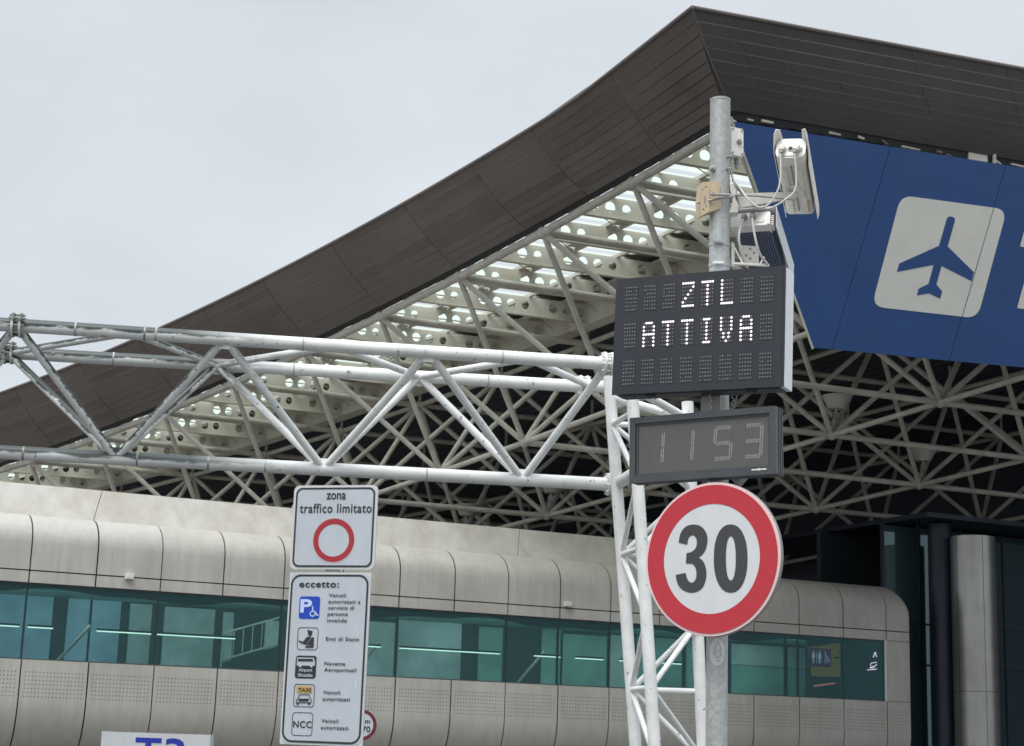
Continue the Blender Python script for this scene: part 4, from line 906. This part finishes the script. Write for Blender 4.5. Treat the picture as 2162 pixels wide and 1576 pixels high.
for r_, row in enumerate(rows):
    cy_ = c00[1]+(c20[1]-c00[1])*r_/2
    for k, ch in enumerate(row):
        cx_ = c00[0]+dx*k+(c20[0]-c00[0])*r_/2*0
        m0, m1 = MB(), MB()
        # lens plate of the character cell
        zt.box(m0, cx_-2.7*lp_, cx_+2.7*lp_, cy_-.0805, cy_+.0805, .0002, .0012); cell = m0.build('character_module', Mt['board'], bd)
        m0 = MB()
        for yy in range(7):
            for xx in range(5):
                p_ = (cx_+(xx-2)*lp_, cy_+(3-yy)*.0232)
                if FONT[ch][yy][xx] == '1': dome(m1, p_, .0080, zt)
                elif random.random() > .03: dome(m0, p_, .0048*random.uniform(.8, 1.1), zt)
        for q_, mat__, nm in ((m0, 'led_off', 'unlit_diodes'), (m1, 'led_on', 'lit_diodes')):
            if q_.v: o_ = q_.build(nm, Mt[mat__], cell, kind='stuff'); o_.location = Vector(zt.n*.0012)
mb = MB(); zt.box(mb, -.12+.05, .12+.05, -.30, .30, -BD-.05, -BD-.001); mb.build('mounting_plate', Mt['galv'], bd)
for zz_ in (-.2, .2): mb = MB(); mb.tube([V(PB[0], PB[1], zt.c[2]+zz_-.02), V(PB[0], PB[1], zt.c[2]+zz_+.02)], rr+.006, 28); mb.build('pole_clamp', Mt['galv'], bd)

# ------------------------------------------------------------------ LED clock
cf = Fr(EYE+(V(1.14, 10.022, 3.375)-EYE)*.983, 30.67, .51, .23); CW, CH, CD = .9339, .3942, .11
ck = thing('digital_clock', cf.p(0, -CH/2, -CD/2), 'charcoal framed digital clock with dim dot digits reading 11 53', 'clock')
o, i_ = [(-CW/2, CH/2), (CW/2, CH/2), (CW/2, -CH/2), (-CW/2, -CH/2)], None
ia, ib = CW/2-.038, CH/2-.037
def miter(name, p4): mb = MB(); cf.poly(mb, p4, 0, .035); mb.build(name, Mt['clockf'], ck)
g = .0008
miter('frame_bar', [(-CW/2+g, CH/2), (CW/2-g, CH/2), (ia-g, ib), (-ia+g, ib)]); miter('frame_bar', [(-CW/2+g, -CH/2), (CW/2-g, -CH/2), (ia-g, -ib), (-ia+g, -ib)])
miter('frame_bar', [(-CW/2, CH/2-g), (-ia, ib-g), (-ia, -ib+g), (-CW/2, -CH/2+g)]); miter('frame_bar', [(CW/2, CH/2-g), (ia, ib-g), (ia, -ib+g), (CW/2, -CH/2+g)])
mb = MB(); cf.box(mb, -ia-.01, ia+.01, -ib-.01, ib+.01, -.034, -.018); mb.build('screen', Mt['screen'], ck)
mb = MB(); cf.ringp(mb, [(-ia-.001, ib+.001), (ia+.001, ib+.001), (ia+.001, -ib-.001), (-ia-.001, -ib-.001)], [(-ia+.014, ib-.014), (ia-.014, ib-.014), (ia-.014, -ib+.014), (-ia+.014, -ib+.014)], -.012, .004); mb.build('inner_bezel', Mt['clockf'], ck)
mb = MB(); cf.box(mb, -CW/2+.01, CW/2-.006, -CH/2+.006, CH/2-.006, -CD, -.0355); mb.build('casing', Mt['black'], ck)
for k in range(3):
    mb = MB(); cf.box(mb, -CW/2+.002, CW/2, -CH/2, CH/2, -.062-.026*k, -.049-.026*k); mb.build('cooling_fin', Mt['clockf'], ck)
C2 = lambda x, y: cf.px(1300+x/6.0056, 860+y/6.0056)
SEG = {'1': 'bc', '5': 'afgcd', '3': 'abgcd'}
def seg_pts(L_, n=11):
    Wd, Hd = .100, .182
    q = {'a': [(-1, 1), (1, 1)], 'b': [(1, 1), (1, 0)], 'c': [(1, 0), (1, -1)], 'd': [(-1, -1), (1, -1)], 'e': [(-1, 0), (-1, -1)], 'f': [(-1, 1), (-1, 0)], 'g': [(-1, 0), (1, 0)]}[L_]
    (x0, y0), (x1, y1) = q; x0 *= Wd/2; x1 *= Wd/2; y0 *= Hd/2; y1 *= Hd/2; out = []
    for k in range(n):
        t_ = (k+.5)/n*.94+.03; px_, py_ = x0+(x1-x0)*t_, y0+(y1-y0)*t_
        out.append((px_, py_, x0 == x1))
    return out
def tick(mb, c, a, b, ang, d=-.0165, ln=.006, wd=.0016):
    ca, sa = math.cos(ang)*ln/2, math.sin(ang)*ln/2; na, nb = -math.sin(ang)*wd, math.cos(ang)*wd
    cf.poly(mb, [(a-ca+na, b-sa+nb), (a-ca-na, b-sa-nb), (a+ca-na, b+sa-nb), (a+ca+na, b+sa+nb)], d, .001)
for ch, (x_, y_) in zip('1153', ((485, 515), (860, 480), (1345, 450), (1730, 420))):
    cx_, cy_ = C2(x_, y_); on, off, bl = MB(), MB(), MB()
    for L_ in 'abcdefg':
        for (a, b, vert) in seg_pts(L_, 9):
            for s_i in (-1, 1):
                aa = a+(.0062*s_i if vert else 0)+.06*b; bb = b+(0 if vert else .0062*s_i)
                lit = L_ in SEG[ch]; jit = random.uniform(-.25, .25)
                if not lit and random.random() < .12: continue
                tgt = on if lit else off
                if lit and ch in '53' and L_ in 'gd' and random.random() < .15: tgt = bl
                tick(tgt, None, cx_+aa, cy_+bb, math.pi/2-.35+jit if not vert else math.pi/2-.9*s_i*.7+jit, -.0165, .0115 if lit else .008, .0018 if lit else .0011)
    d_ = off.build('digit', Mt['seg_off'], ck); on.build('lit_segments', Mt['seg_on'], d_, kind='stuff')
    if bl.v: bl.build('blue_segments', Mt['seg_blue'], d_, kind='stuff')
for x_, y_ in ((1115, 355), (1095, 585)):
    mb = MB(); c = C2(x_, y_)
    for k in range(7): tick(mb, None, c[0]+.006*math.cos(k*.9), c[1]+.006*math.sin(k*.9), k*.9, -.0165, .005)
    mb.build('colon_dot', Mt['seg_off'], ck)
mb = MB(); c0 = C2(1725, 795); c1_ = C2(1908, 785)
cx_, cy_ = (c0[0]+c1_[0])/2, (c0[1]+c1_[1])/2
cf.poly(mb, rrect(cx_, cy_, .092, .008, .003), .0015, .001); cf.poly(mb, circ(cx_, cy_, .0075, 16), .003, .001); mb.build('maker_plate', Mt['camwhite'], ck)
mb = MB(); cf.box(mb, -.05+.05, .12+.05, -.1, .1, -CD-.03, -CD); mb.build('mounting_plate', Mt['galv'], ck)
for zz_ in (-.1, .1): mb = MB(); mb.tube([V(PB[0], PB[1], cf.c[2]+zz_-.02), V(PB[0], PB[1], cf.c[2]+zz_+.02)], rr+.006, 28); mb.build('pole_clamp', Mt['galv'], ck)
# dark bracket box and curled cables between the two boards
bx = thing('bracket_box', at_depth(1503, 845, 9.93), 'dark bracket box with coiled cables on the pole between board and clock', 'bracket')
mb = MB(); c = at_depth(1504, 846, 9.95); mb.obox(c, V(.055, -.02, 0), V(.015, .03, 0), V(0, 0, .075)); mb.build('box', Mt['gland'], bx)
mb = MB()
for q, x0 in enumerate((1500, 1547)):
    base = at_depth(x0, 850, 9.88); mb.tube([base+V(.008*math.sin(k*1.3), .008*math.cos(k*1.3), .07-.009*k) for k in range(18)], .0028, 6)
mb.build('coiled_cable', Mt['cable'], bx)
mb = MB(); mb.tube([at_depth(1540, 828, 9.85), at_depth(1556, 836, 9.85), at_depth(1548, 862, 9.85)], .006, 6); mb.build('drip_loop', Mt['gland'], bx)

# ------------------------------------------------------------------ 30 km/h sign
NS = .985
nf = Fr(EYE+(V(1.199, 9.957, 2.692)-EYE)*NS, 36.99, 0, -.886)
ns = thing('speed_limit_sign', nf.c, 'round red rimmed 30 speed limit sign on the pole under the clock', 'sign')
mb = MB(); nf.poly(mb, circ(0, 0, .45*NS, 96), 0, .03); mb.build('plate', Mt['pink'], ns, True, 30)
mb = MB(); nf.ringp(mb, circ(0, 0, .4525*NS, 96), circ(0, 0, .446*NS, 96), -.012, .022); mb.build('folded_edge', Mt['gland'], ns, True, 30)
mb = MB(); nf.poly(mb, circ(0, 0, .325*NS, 80), .003); mb.build('white_field', Mt['swhite'], ns)
mb = MB(); nf.ringp(mb, circ(0, 0, .435*NS, 96), circ(0, 0, .322*NS, 96), .005); mb.build('red_ring', Mt['sred'], ns)
N8 = lambda x, y: nf.px(1250+x/2.736, 1000+y/2.736)
three = [(503, 400), (515, 345), (545, 308), (588, 296), (630, 306), (660, 340), (669, 385), (660, 435), (640, 468), (617, 486), (645, 510), (661, 555), (660, 610), (640, 660), (605, 684), (565, 688), (525, 672), (498, 640), (485, 587),
         (543, 575), (552, 610), (572, 631), (592, 625), (605, 598), (603, 555), (585, 525), (545, 520), (548, 462), (580, 452), (603, 428), (608, 392), (598, 365), (578, 358), (560, 374), (551, 412)]
def smooth_run(pts, n=5):
    P_ = [pts[0]]+pts+[pts[-1]]; out = []
    for k in range(1, len(P_)-2):
        for t_ in np.linspace(0, 1, n+1)[:-1]:
            a, b, c, d = (np.array(P_[k+q], float) for q in (-1, 0, 1, 2)); out.append(tuple(.5*((2*b)+(-a+c)*t_+(2*a-5*b+4*c-d)*t_**2+(-a+3*b-3*c+d)*t_**3)))
    return out+[pts[-1]]
k0 = three.index((485, 587)); k1 = three.index((545, 520)); k2 = three.index((617, 486))
three = smooth_run(three[:k2+1])+smooth_run(three[k2:k0+1])[1:]+smooth_run(three[k0+1:k1+1])+smooth_run(three[k1+1:])
mb = MB(); nf.poly(mb, [N8(*p) for p in three], .006); mb.build('numeral_three', Mt['sgreyblack'], ns)
oz = [(810+92*math.cos(a)*(1 if 1 else 1)-6*math.sin(a)*-1, 492-196*math.sin(a)) for a in np.linspace(0, 2*math.pi, 49)[:-1]]
oz = [(803+97*math.copysign(abs(math.cos(a))**.9, math.cos(a)), 492-197*math.copysign(abs(math.sin(a))**.9, math.sin(a))) for a in np.linspace(0, 2*math.pi, 49)[:-1]]
iz = [(804+29*math.copysign(abs(math.cos(a))**.9, math.cos(a)), 491-128*math.copysign(abs(math.sin(a))**.9, math.sin(a))) for a in np.linspace(0, 2*math.pi, 49)[:-1]]
mb = MB(); nf.ringp(mb, [N8(*p) for p in oz], [N8(*p) for p in iz], .006); mb.build('numeral_zero', Mt['sgreyblack'], ns)
mb = MB(); nf.box(mb, -.3, .3, .14, .18, -.055, -.031); nf.box(mb, -.3, .3, -.18, -.14, -.055, -.031); mb.build('rail', Mt['galv'], ns)
mb = MB(); c = at_depth(1562, 1010, 10.02); mb.tube([c+V(-.02, 0, -.03), c+V(.03, 0, .03)], .035, 14); mb.build('rear_knob', Mt['gland'], ns, True)
for zz_ in (-.16, .16): mb = MB(); mb.tube([V(PB[0], PB[1], nf.c[2]+zz_-.02), V(PB[0], PB[1], nf.c[2]+zz_+.02)], rr+.005, 28); mb.build('pole_clamp', Mt['galv'], ns)

# ------------------------------------------------------------------ number plate cameras and their brackets
C1 = lambda x, y, Y=10.: at_depth(1260+x/3.582, 180+y/3.582, Y)
# upper camera: rear end near top, body points away and down
cam1 = thing('traffic_camera', C1(1500, 900, 10.05), 'pale housed traffic camera with sun shield on its arm right of the pole', 'camera', 'cameras on the pole')
ax = unit(C1(1548, 905, 10.42)-C1(1470, 470, 9.95)); rt = unit(np.cross(ax, V(0, 0, 1))); rt = rt if rt[0] > 0 else -rt
rt = unit(rt+V(0, 0, -.05)); upv = np.cross(rt, ax); upv = upv if upv[2] > 0 else -upv
o1 = C1(1472, 505, 9.95)
def c1p(a, b, d): return o1+rt*a+upv*b+ax*d
def sweep(mb, prof, d0, d1, pf, taper=1.0):
    m_ = len(prof); mb.add([pf(a, b, d0) for a, b in prof]+[pf(a*taper, b*taper, d1) for a, b in prof], [(k, (k+1) % m_, m_+(k+1) % m_, m_+k) for k in range(m_)]+[tuple(range(m_))[::-1], tuple(range(m_, 2*m_))])
LEN = .50
mb = MB(); sweep(mb, rrect(0, .0, .176, .145, .030), 0.02, LEN, c1p); mb.build('housing', Mt['cammet'], cam1, True)
mb = MB(); sweep(mb, rrect(0, .002, .182, .158, .050), -.03, .045, c1p); mb.build('rear_cap', Mt['camwhite'], cam1, True)
mb = MB(); sweep(mb, rrect(0, -.022, .150, .086, .022), -.036, -.030, c1p); mb.build('gland_plate', Mt['cammet'], cam1)
mb = MB()
for a in (-.045, .045): mb.obox(c1p(a, -.076, .28), rt*.014, upv*.008, ax*.20)
mb.build('bottom_rail', Mt['cammet'], cam1)
mb = MB(); mb.obox(c1p(0, -.0745, .25), rt*.004, upv*.006, ax*.21); mb.build('slot', Mt['gland'], cam1)
mb = MB(); sweep(mb, rrect(.0, -.078, .06, .012, .004), .22, .31, c1p); mb.build('fixing_plate', Mt['camwhite'], cam1)
for a, nm in ((-.042, 'cable_gland'), (.042, 'cable_gland')):
    mb = MB(); mb.tube([c1p(a*1.15, -.012, -.036), c1p(a*1.15, -.012, -.060)], .024, 12); mb.tube([c1p(a*1.15, -.012, -.060), c1p(a-.006, -.050, -.066)], .017, 12); g_ = mb.build(nm, Mt['cammet'], cam1, True)
    mb = MB(); mb.tube([c1p(a-.006, -.050, -.066), c1p(a-.008, -.068, -.066)], .012, 8); mb.build('gland_nut', Mt['gland'], g_)
mb = MB(); mb.tube([c1p(0, -.01, -.036), c1p(0, -.01, -.040)], .021, 14); mb.build('plug', Mt['gland'], cam1); mb = MB(); mb.tube([c1p(0, -.01, -.041), c1p(0, -.01, -.044)], .013, 6); mb.build('plug_screw', Mt['black'], cam1)
# sun shield: roof over the housing with two rear ears
mb = MB(); pts_ = [(-.100, -.045), (-.108, -.01), (-.106, .03), (-.102, .06), (-.090, .085), (-.068, .097), (-.058, .099), (0, .101), (.058, .099), (.068, .097), (.090, .085), (.102, .06), (.106, .03), (.110, -.01), (.108, -.06)]
inner_ = [(a*.95, b-.005) for a, b in pts_]; d0s = [.06, -.01, -.065, -.10, -.115, -.095, .03, .03, .03, -.095, -.115, -.10, -.065, -.01, .06]
vs = [c1p(a, b, d) for (a, b), d in zip(pts_, d0s)]+[c1p(a, b, LEN+.06) for a, b in pts_]+[c1p(a, b, d) for (a, b), d in zip(inner_, d0s)]+[c1p(a, b, LEN+.06) for a, b in inner_]
m_ = len(pts_); fs = [(k, k+1, m_+k+1, m_+k) for k in range(m_-1)]+[(2*m_+k, 3*m_+k, 3*m_+k+1, 2*m_+k+1) for k in range(m_-1)]+[(k, 2*m_+k, 2*m_+k+1, k+1) for k in range(m_-1)]+[(m_+k, m_+k+1, 3*m_+k+1, 3*m_+k) for k in range(m_-1)]+[(0, m_, 3*m_, 2*m_), (m_-1, 3*m_-1, 4*m_-1, 2*m_-1)]
mb.add(vs, fs); mb.build('sun_shield', Mt['camwhite'], cam1, True, 40)
mb = MB(); mb.obox(c1p(.060, -.0735, .42), rt*.016, upv*.004, ax*.05); mb.build('rating_label', Mt['beige'], cam1)
mb = MB(); a0_ = C1(1065, 880, 10.0); a1_ = c1p(.0, -.088, .30)
dirA = unit(a1_-a0_); sideA = unit(np.cross(dirA, V(0, 0, 1))); upA = np.cross(sideA, dirA)
mb.hexa([a0_-sideA*.02-upA*.045, a1_-sideA*.02-upA*.016, a1_+sideA*.02-upA*.016, a0_+sideA*.02-upA*.045, a0_-sideA*.02+upA*.045, a1_-sideA*.02+upA*.016, a1_+sideA*.02+upA*.016, a0_+sideA*.02+upA*.045]); mb.build('arm', Mt['cammet'], cam1)
mb = MB(); mb.tube([C1(880, 828, 9.90), C1(1200, 838, 9.94), C1(1500, 868, 10.0)], .006, 8); mb.build('tie_bar', Mt['gland'], cam1)
mb = MB(); mb.obox(c1p(.02, -.086, .28), rt*.03, upv*.012, ax*.03); mb.build('swivel', Mt['cammet'], cam1)
def curve_pts(ctrl, n=22):
    ctrl = [np.asarray(c) for c in ctrl]; out = []; P_ = [ctrl[0]]+ctrl+[ctrl[-1]]
    for k in range(1, len(P_)-2):
        for t_ in np.linspace(0, 1, n//(len(ctrl)-1)+2)[:-1]:
            a, b, c, d = P_[k-1], P_[k], P_[k+1], P_[k+2]; out.append(.5*((2*b)+(-a+c)*t_+(2*a-5*b+4*c-d)*t_**2+(-a+3*b-3*c+d)*t_**3))
    return out+[ctrl[-1]]
for k, pts in enumerate([[c1p(-.052, -.066, -.066), C1(1385, 740, 9.86), C1(1320, 880, 9.87), C1(1230, 925, 9.88), C1(1140, 860, 9.9), C1(1070, 760, 9.95), C1(1020, 690, 10.02)],
                         [c1p(.034, -.066, -.066), C1(1505, 770, 9.86), C1(1420, 870, 9.86), C1(1290, 935, 9.88), C1(1180, 900, 9.9), C1(1090, 790, 9.95), C1(1025, 720, 10.02)]]):
    mb = MB(); mb.tube(curve_pts(pts, 40), .0058, 8); mb.build('cable', Mt['cable'], cam1, True)
# cast V clamps either side of the pole
for (pts, mm, lab, Y) in (([(800, 735), (905, 725), (938, 760), (920, 850), (948, 905), (935, 935), (850, 960), (792, 985), (785, 860)], 'beige', 'beige cast clamp block bolted left of the pole', 9.93), ([(1005, 745), (1060, 748), (1072, 770), (1045, 850), (1075, 915), (1065, 960), (1000, 965), (1022, 900), (1030, 850), (1010, 800)], 'cammet', 'grey cast clamp half on the right side of the pole', 9.97)):
    cl = thing('clamp_block', C1(pts[0][0], 870, Y), lab, 'clamp')
    q = [C1(x, y, Y) for x, y in pts]; nn = V(.25 if mm == 'beige' else -.1, -1, 0); nn = unit(nn)
    mb = MB(); mb.prism(q, nn, .09); mb.build('casting', Mt[mm], cl)
    if mm == 'beige':
        mb = MB(); mb.prism([C1(x, y, Y-.012) for x, y in ((786, 742), (850, 738), (852, 955), (792, 990), (785, 860))], nn, .012); mb.build('face_plate', Mt[mm], cl)
        mb = MB()
        for x, y, r_ in ((826, 770, .006), (800, 790, .005), (806, 940, .006), (828, 915, .005)): mb.tube([C1(x, y, Y-.0125), C1(x, y, Y-.014)], r_, 10)
        mb.add([C1(817+9*math.cos(a), 868+32*math.sin(a), Y-.0135) for a in np.linspace(0, 2*math.pi, 15)[:-1]], [tuple(range(14))]); mb.build('bolt_hole', Mt['gland'], cl)
        mb = MB(); mb.tube([C1(760, 890, Y+.01), C1(1040, 840, Y-.05)], .007, 8); mb.tube([C1(862, 826, Y-.04), C1(1030, 832, Y-.045)], .008, 8); mb.tube([C1(875, 826, Y-.06), C1(895, 826, Y-.06)], .014, 6); mb.build('threaded_rod', Mt['gland'], cl)
# box high on the pole
jb = thing('pole_junction_box', C1(1062, 430, 10.06), 'white junction box with cable glands fixed near the top of the pole', 'box')
bf = Fr(C1(1060, 435, 10.02), -24)
mb = MB(); bf.box(mb, -.047, .047, -.085, .10, -.09, -.008); mb.build('box_body', Mt['cammet'], jb)
mb = MB(); bf.poly(mb, rrect(.004, .006, .086, .18, .012), 0, .012); mb.build('lid', Mt['camwhite'], jb)
for a, b in ((-.030, .085), (.036, .085), (-.030, -.07), (.036, -.07)):
    mb = MB(); mb.tube([bf.p(a, b, 0), bf.p(a, b, .006)], .006, 8); mb.build('lid_screw', Mt['gland'], jb)
mb = MB(); mb.tube([bf.p(.014, .005, 0), bf.p(.014, .005, .012)], .017, 14); mb.tube([bf.p(.014, .005, .012), bf.p(.014, .005, .018)], .010, 6); mb.build('lock', Mt['gland'], jb)
for a in (-.028, .028):
    mb = MB(); mb.tube([bf.p(a, -.085, -.05), bf.p(a, -.12, -.05)], .016, 12); mb.tube([bf.p(a, -.12, -.05), bf.p(a, -.15, -.05)], .011, 10); mb.build('cable_gland', Mt['gland'], jb, True)
mb = MB(); mb.tube(curve_pts([bf.p(-.028, -.15, -.05), C1(1018, 660, 10.02), C1(1040, 740, 9.97), C1(1100, 830, 9.96)], 20), .006, 8); mb.build('cable', Mt['gland'], jb, True)
# lower camera with finned illuminator, pointing away behind the message board
cam2 = thing('finned_camera', C1(1200, 1200, 10.3), 'white backed camera with dark cooling fins standing behind the message board top', 'camera', 'cameras on the pole')
o2 = C1(1165, 1028, 10.12); ax2 = unit(C1(1285, 1400, 10.62)-C1(1165, 1028, 10.12)); rt2 = unit(np.cross(ax2, V(0, 0, 1))); rt2 = rt2 if rt2[0] > 0 else -rt2; up2 = np.cross(rt2, ax2); up2 = up2 if up2[2] > 0 else -up2
def c2p(a, b, d): return o2+rt2*a+up2*b+ax2*d
mb = MB(); sweep(mb, rrect(0, 0, .245, .10, .012), -.02, .05, c2p); mb.build('rear_case', Mt['camwhite'], cam2)
mb = MB(); sweep(mb, rrect(.015, .0, .215, .085, .01), .05, .55, c2p); mb.build('body', Mt['fin'], cam2)
for k in range(14):
    a = -.085+.0155*k; mb = MB(); mb.obox(c2p(a, -.050, .30), rt2*.0028, up2*.010, ax2*.245); mb.build('cooling_fin', Mt['fin'], cam2)
mb = MB(); mb.obox(c2p(.118, -.012, .02), rt2*.008, up2*.038, ax2*.05)
for k in range(5): mb.obox(c2p(.133, -.035+.015*k, .03), rt2*.010, up2*.004, ax2*.035)
mb.build('hinge', Mt['camwhite'], cam2)
mb = MB(); mb.hexa([c2p(.16, -.06, -.0), c2p(.164, -.06, -.0), c2p(.164, -.06, .62), c2p(.16, -.06, .62), c2p(.16, .07, -.04), c2p(.164, .07, -.04), c2p(.164, .07, .62), c2p(.16, .07, .62)])
mb.hexa([c2p(-.15, .066, -.04), c2p(.16, .066, -.04), c2p(.16, .066, .62), c2p(-.15, .066, .62), c2p(-.15, .07, -.04), c2p(.16, .07, -.04), c2p(.16, .07, .62), c2p(-.15, .07, .62)]); mb.build('sun_shield', Mt['boardw'], cam2)
for a in (-.035, .020):
    mb = MB(); mb.tube([c2p(a, .012, -.02), c2p(a, .012, -.05)], .018, 12); mb.tube([c2p(a, .012, -.05), c2p(a, -.02, -.06)], .013, 10); mb.build('cable_gland', Mt['gland'], cam2, True)
mb = MB(); mb.obox(c2p(.062, -.028, -.021), rt2*.022, up2*.003, ax2*.002); mb.obox(c2p(.083, -.018, -.021), rt2*.002, up2*.010, ax2*.002); mb.build('rear_marking', Mt['gland'], cam2)
mb = MB(); mb.tube(curve_pts([c2p(-.035, -.02, -.06), C1(1075, 1130, 10.0), C1(1090, 1260, 10.02), C1(1128, 1370, 10.1)], 24), .0075, 8); mb.tube(curve_pts([c2p(.02, -.02, -.06), C1(1195, 1140, 10.0), C1(1230, 1270, 10.02), C1(1300, 1365, 10.1)], 24), .0075, 8); mb.build('cable', Mt['cable'], cam2, True)
mb = MB(); hf = Fr(C1(1160, 1280, 10.16), -6); hf.box(mb, -.055, .055, -.055, .055, -.012, 0); mb.build('bracket_plate', Mt['cammet'], cam2)
mb = MB()
for a, b in ((0, .034), (0, -.028), (.025, .01), (-.025, -.01)): mb.tube([hf.p(a, b, 0), hf.p(a, b, .0015)], .009, 12)
mb.build('plate_hole', Mt['gland'], cam2, kind='stuff')
mb = MB(); q0 = C1(1030, 1285, 10.03)
mb.obox(q0, V(.012, .02, 0), V(.0, .012, 0), V(0, 0, .075)); mb.tube([C1(1040, 1230, 10.03), C1(1110, 1360, 10.05)], .007, 6); mb.tube([C1(1030, 1350, 10.03), C1(1300, 1365, 10.1)], .010, 6); mb.tube([C1(1265, 1300, 10.1), C1(1230, 1365, 10.1)], .006, 6); mb.build('pole_bracket', Mt['camwhite'], cam2)
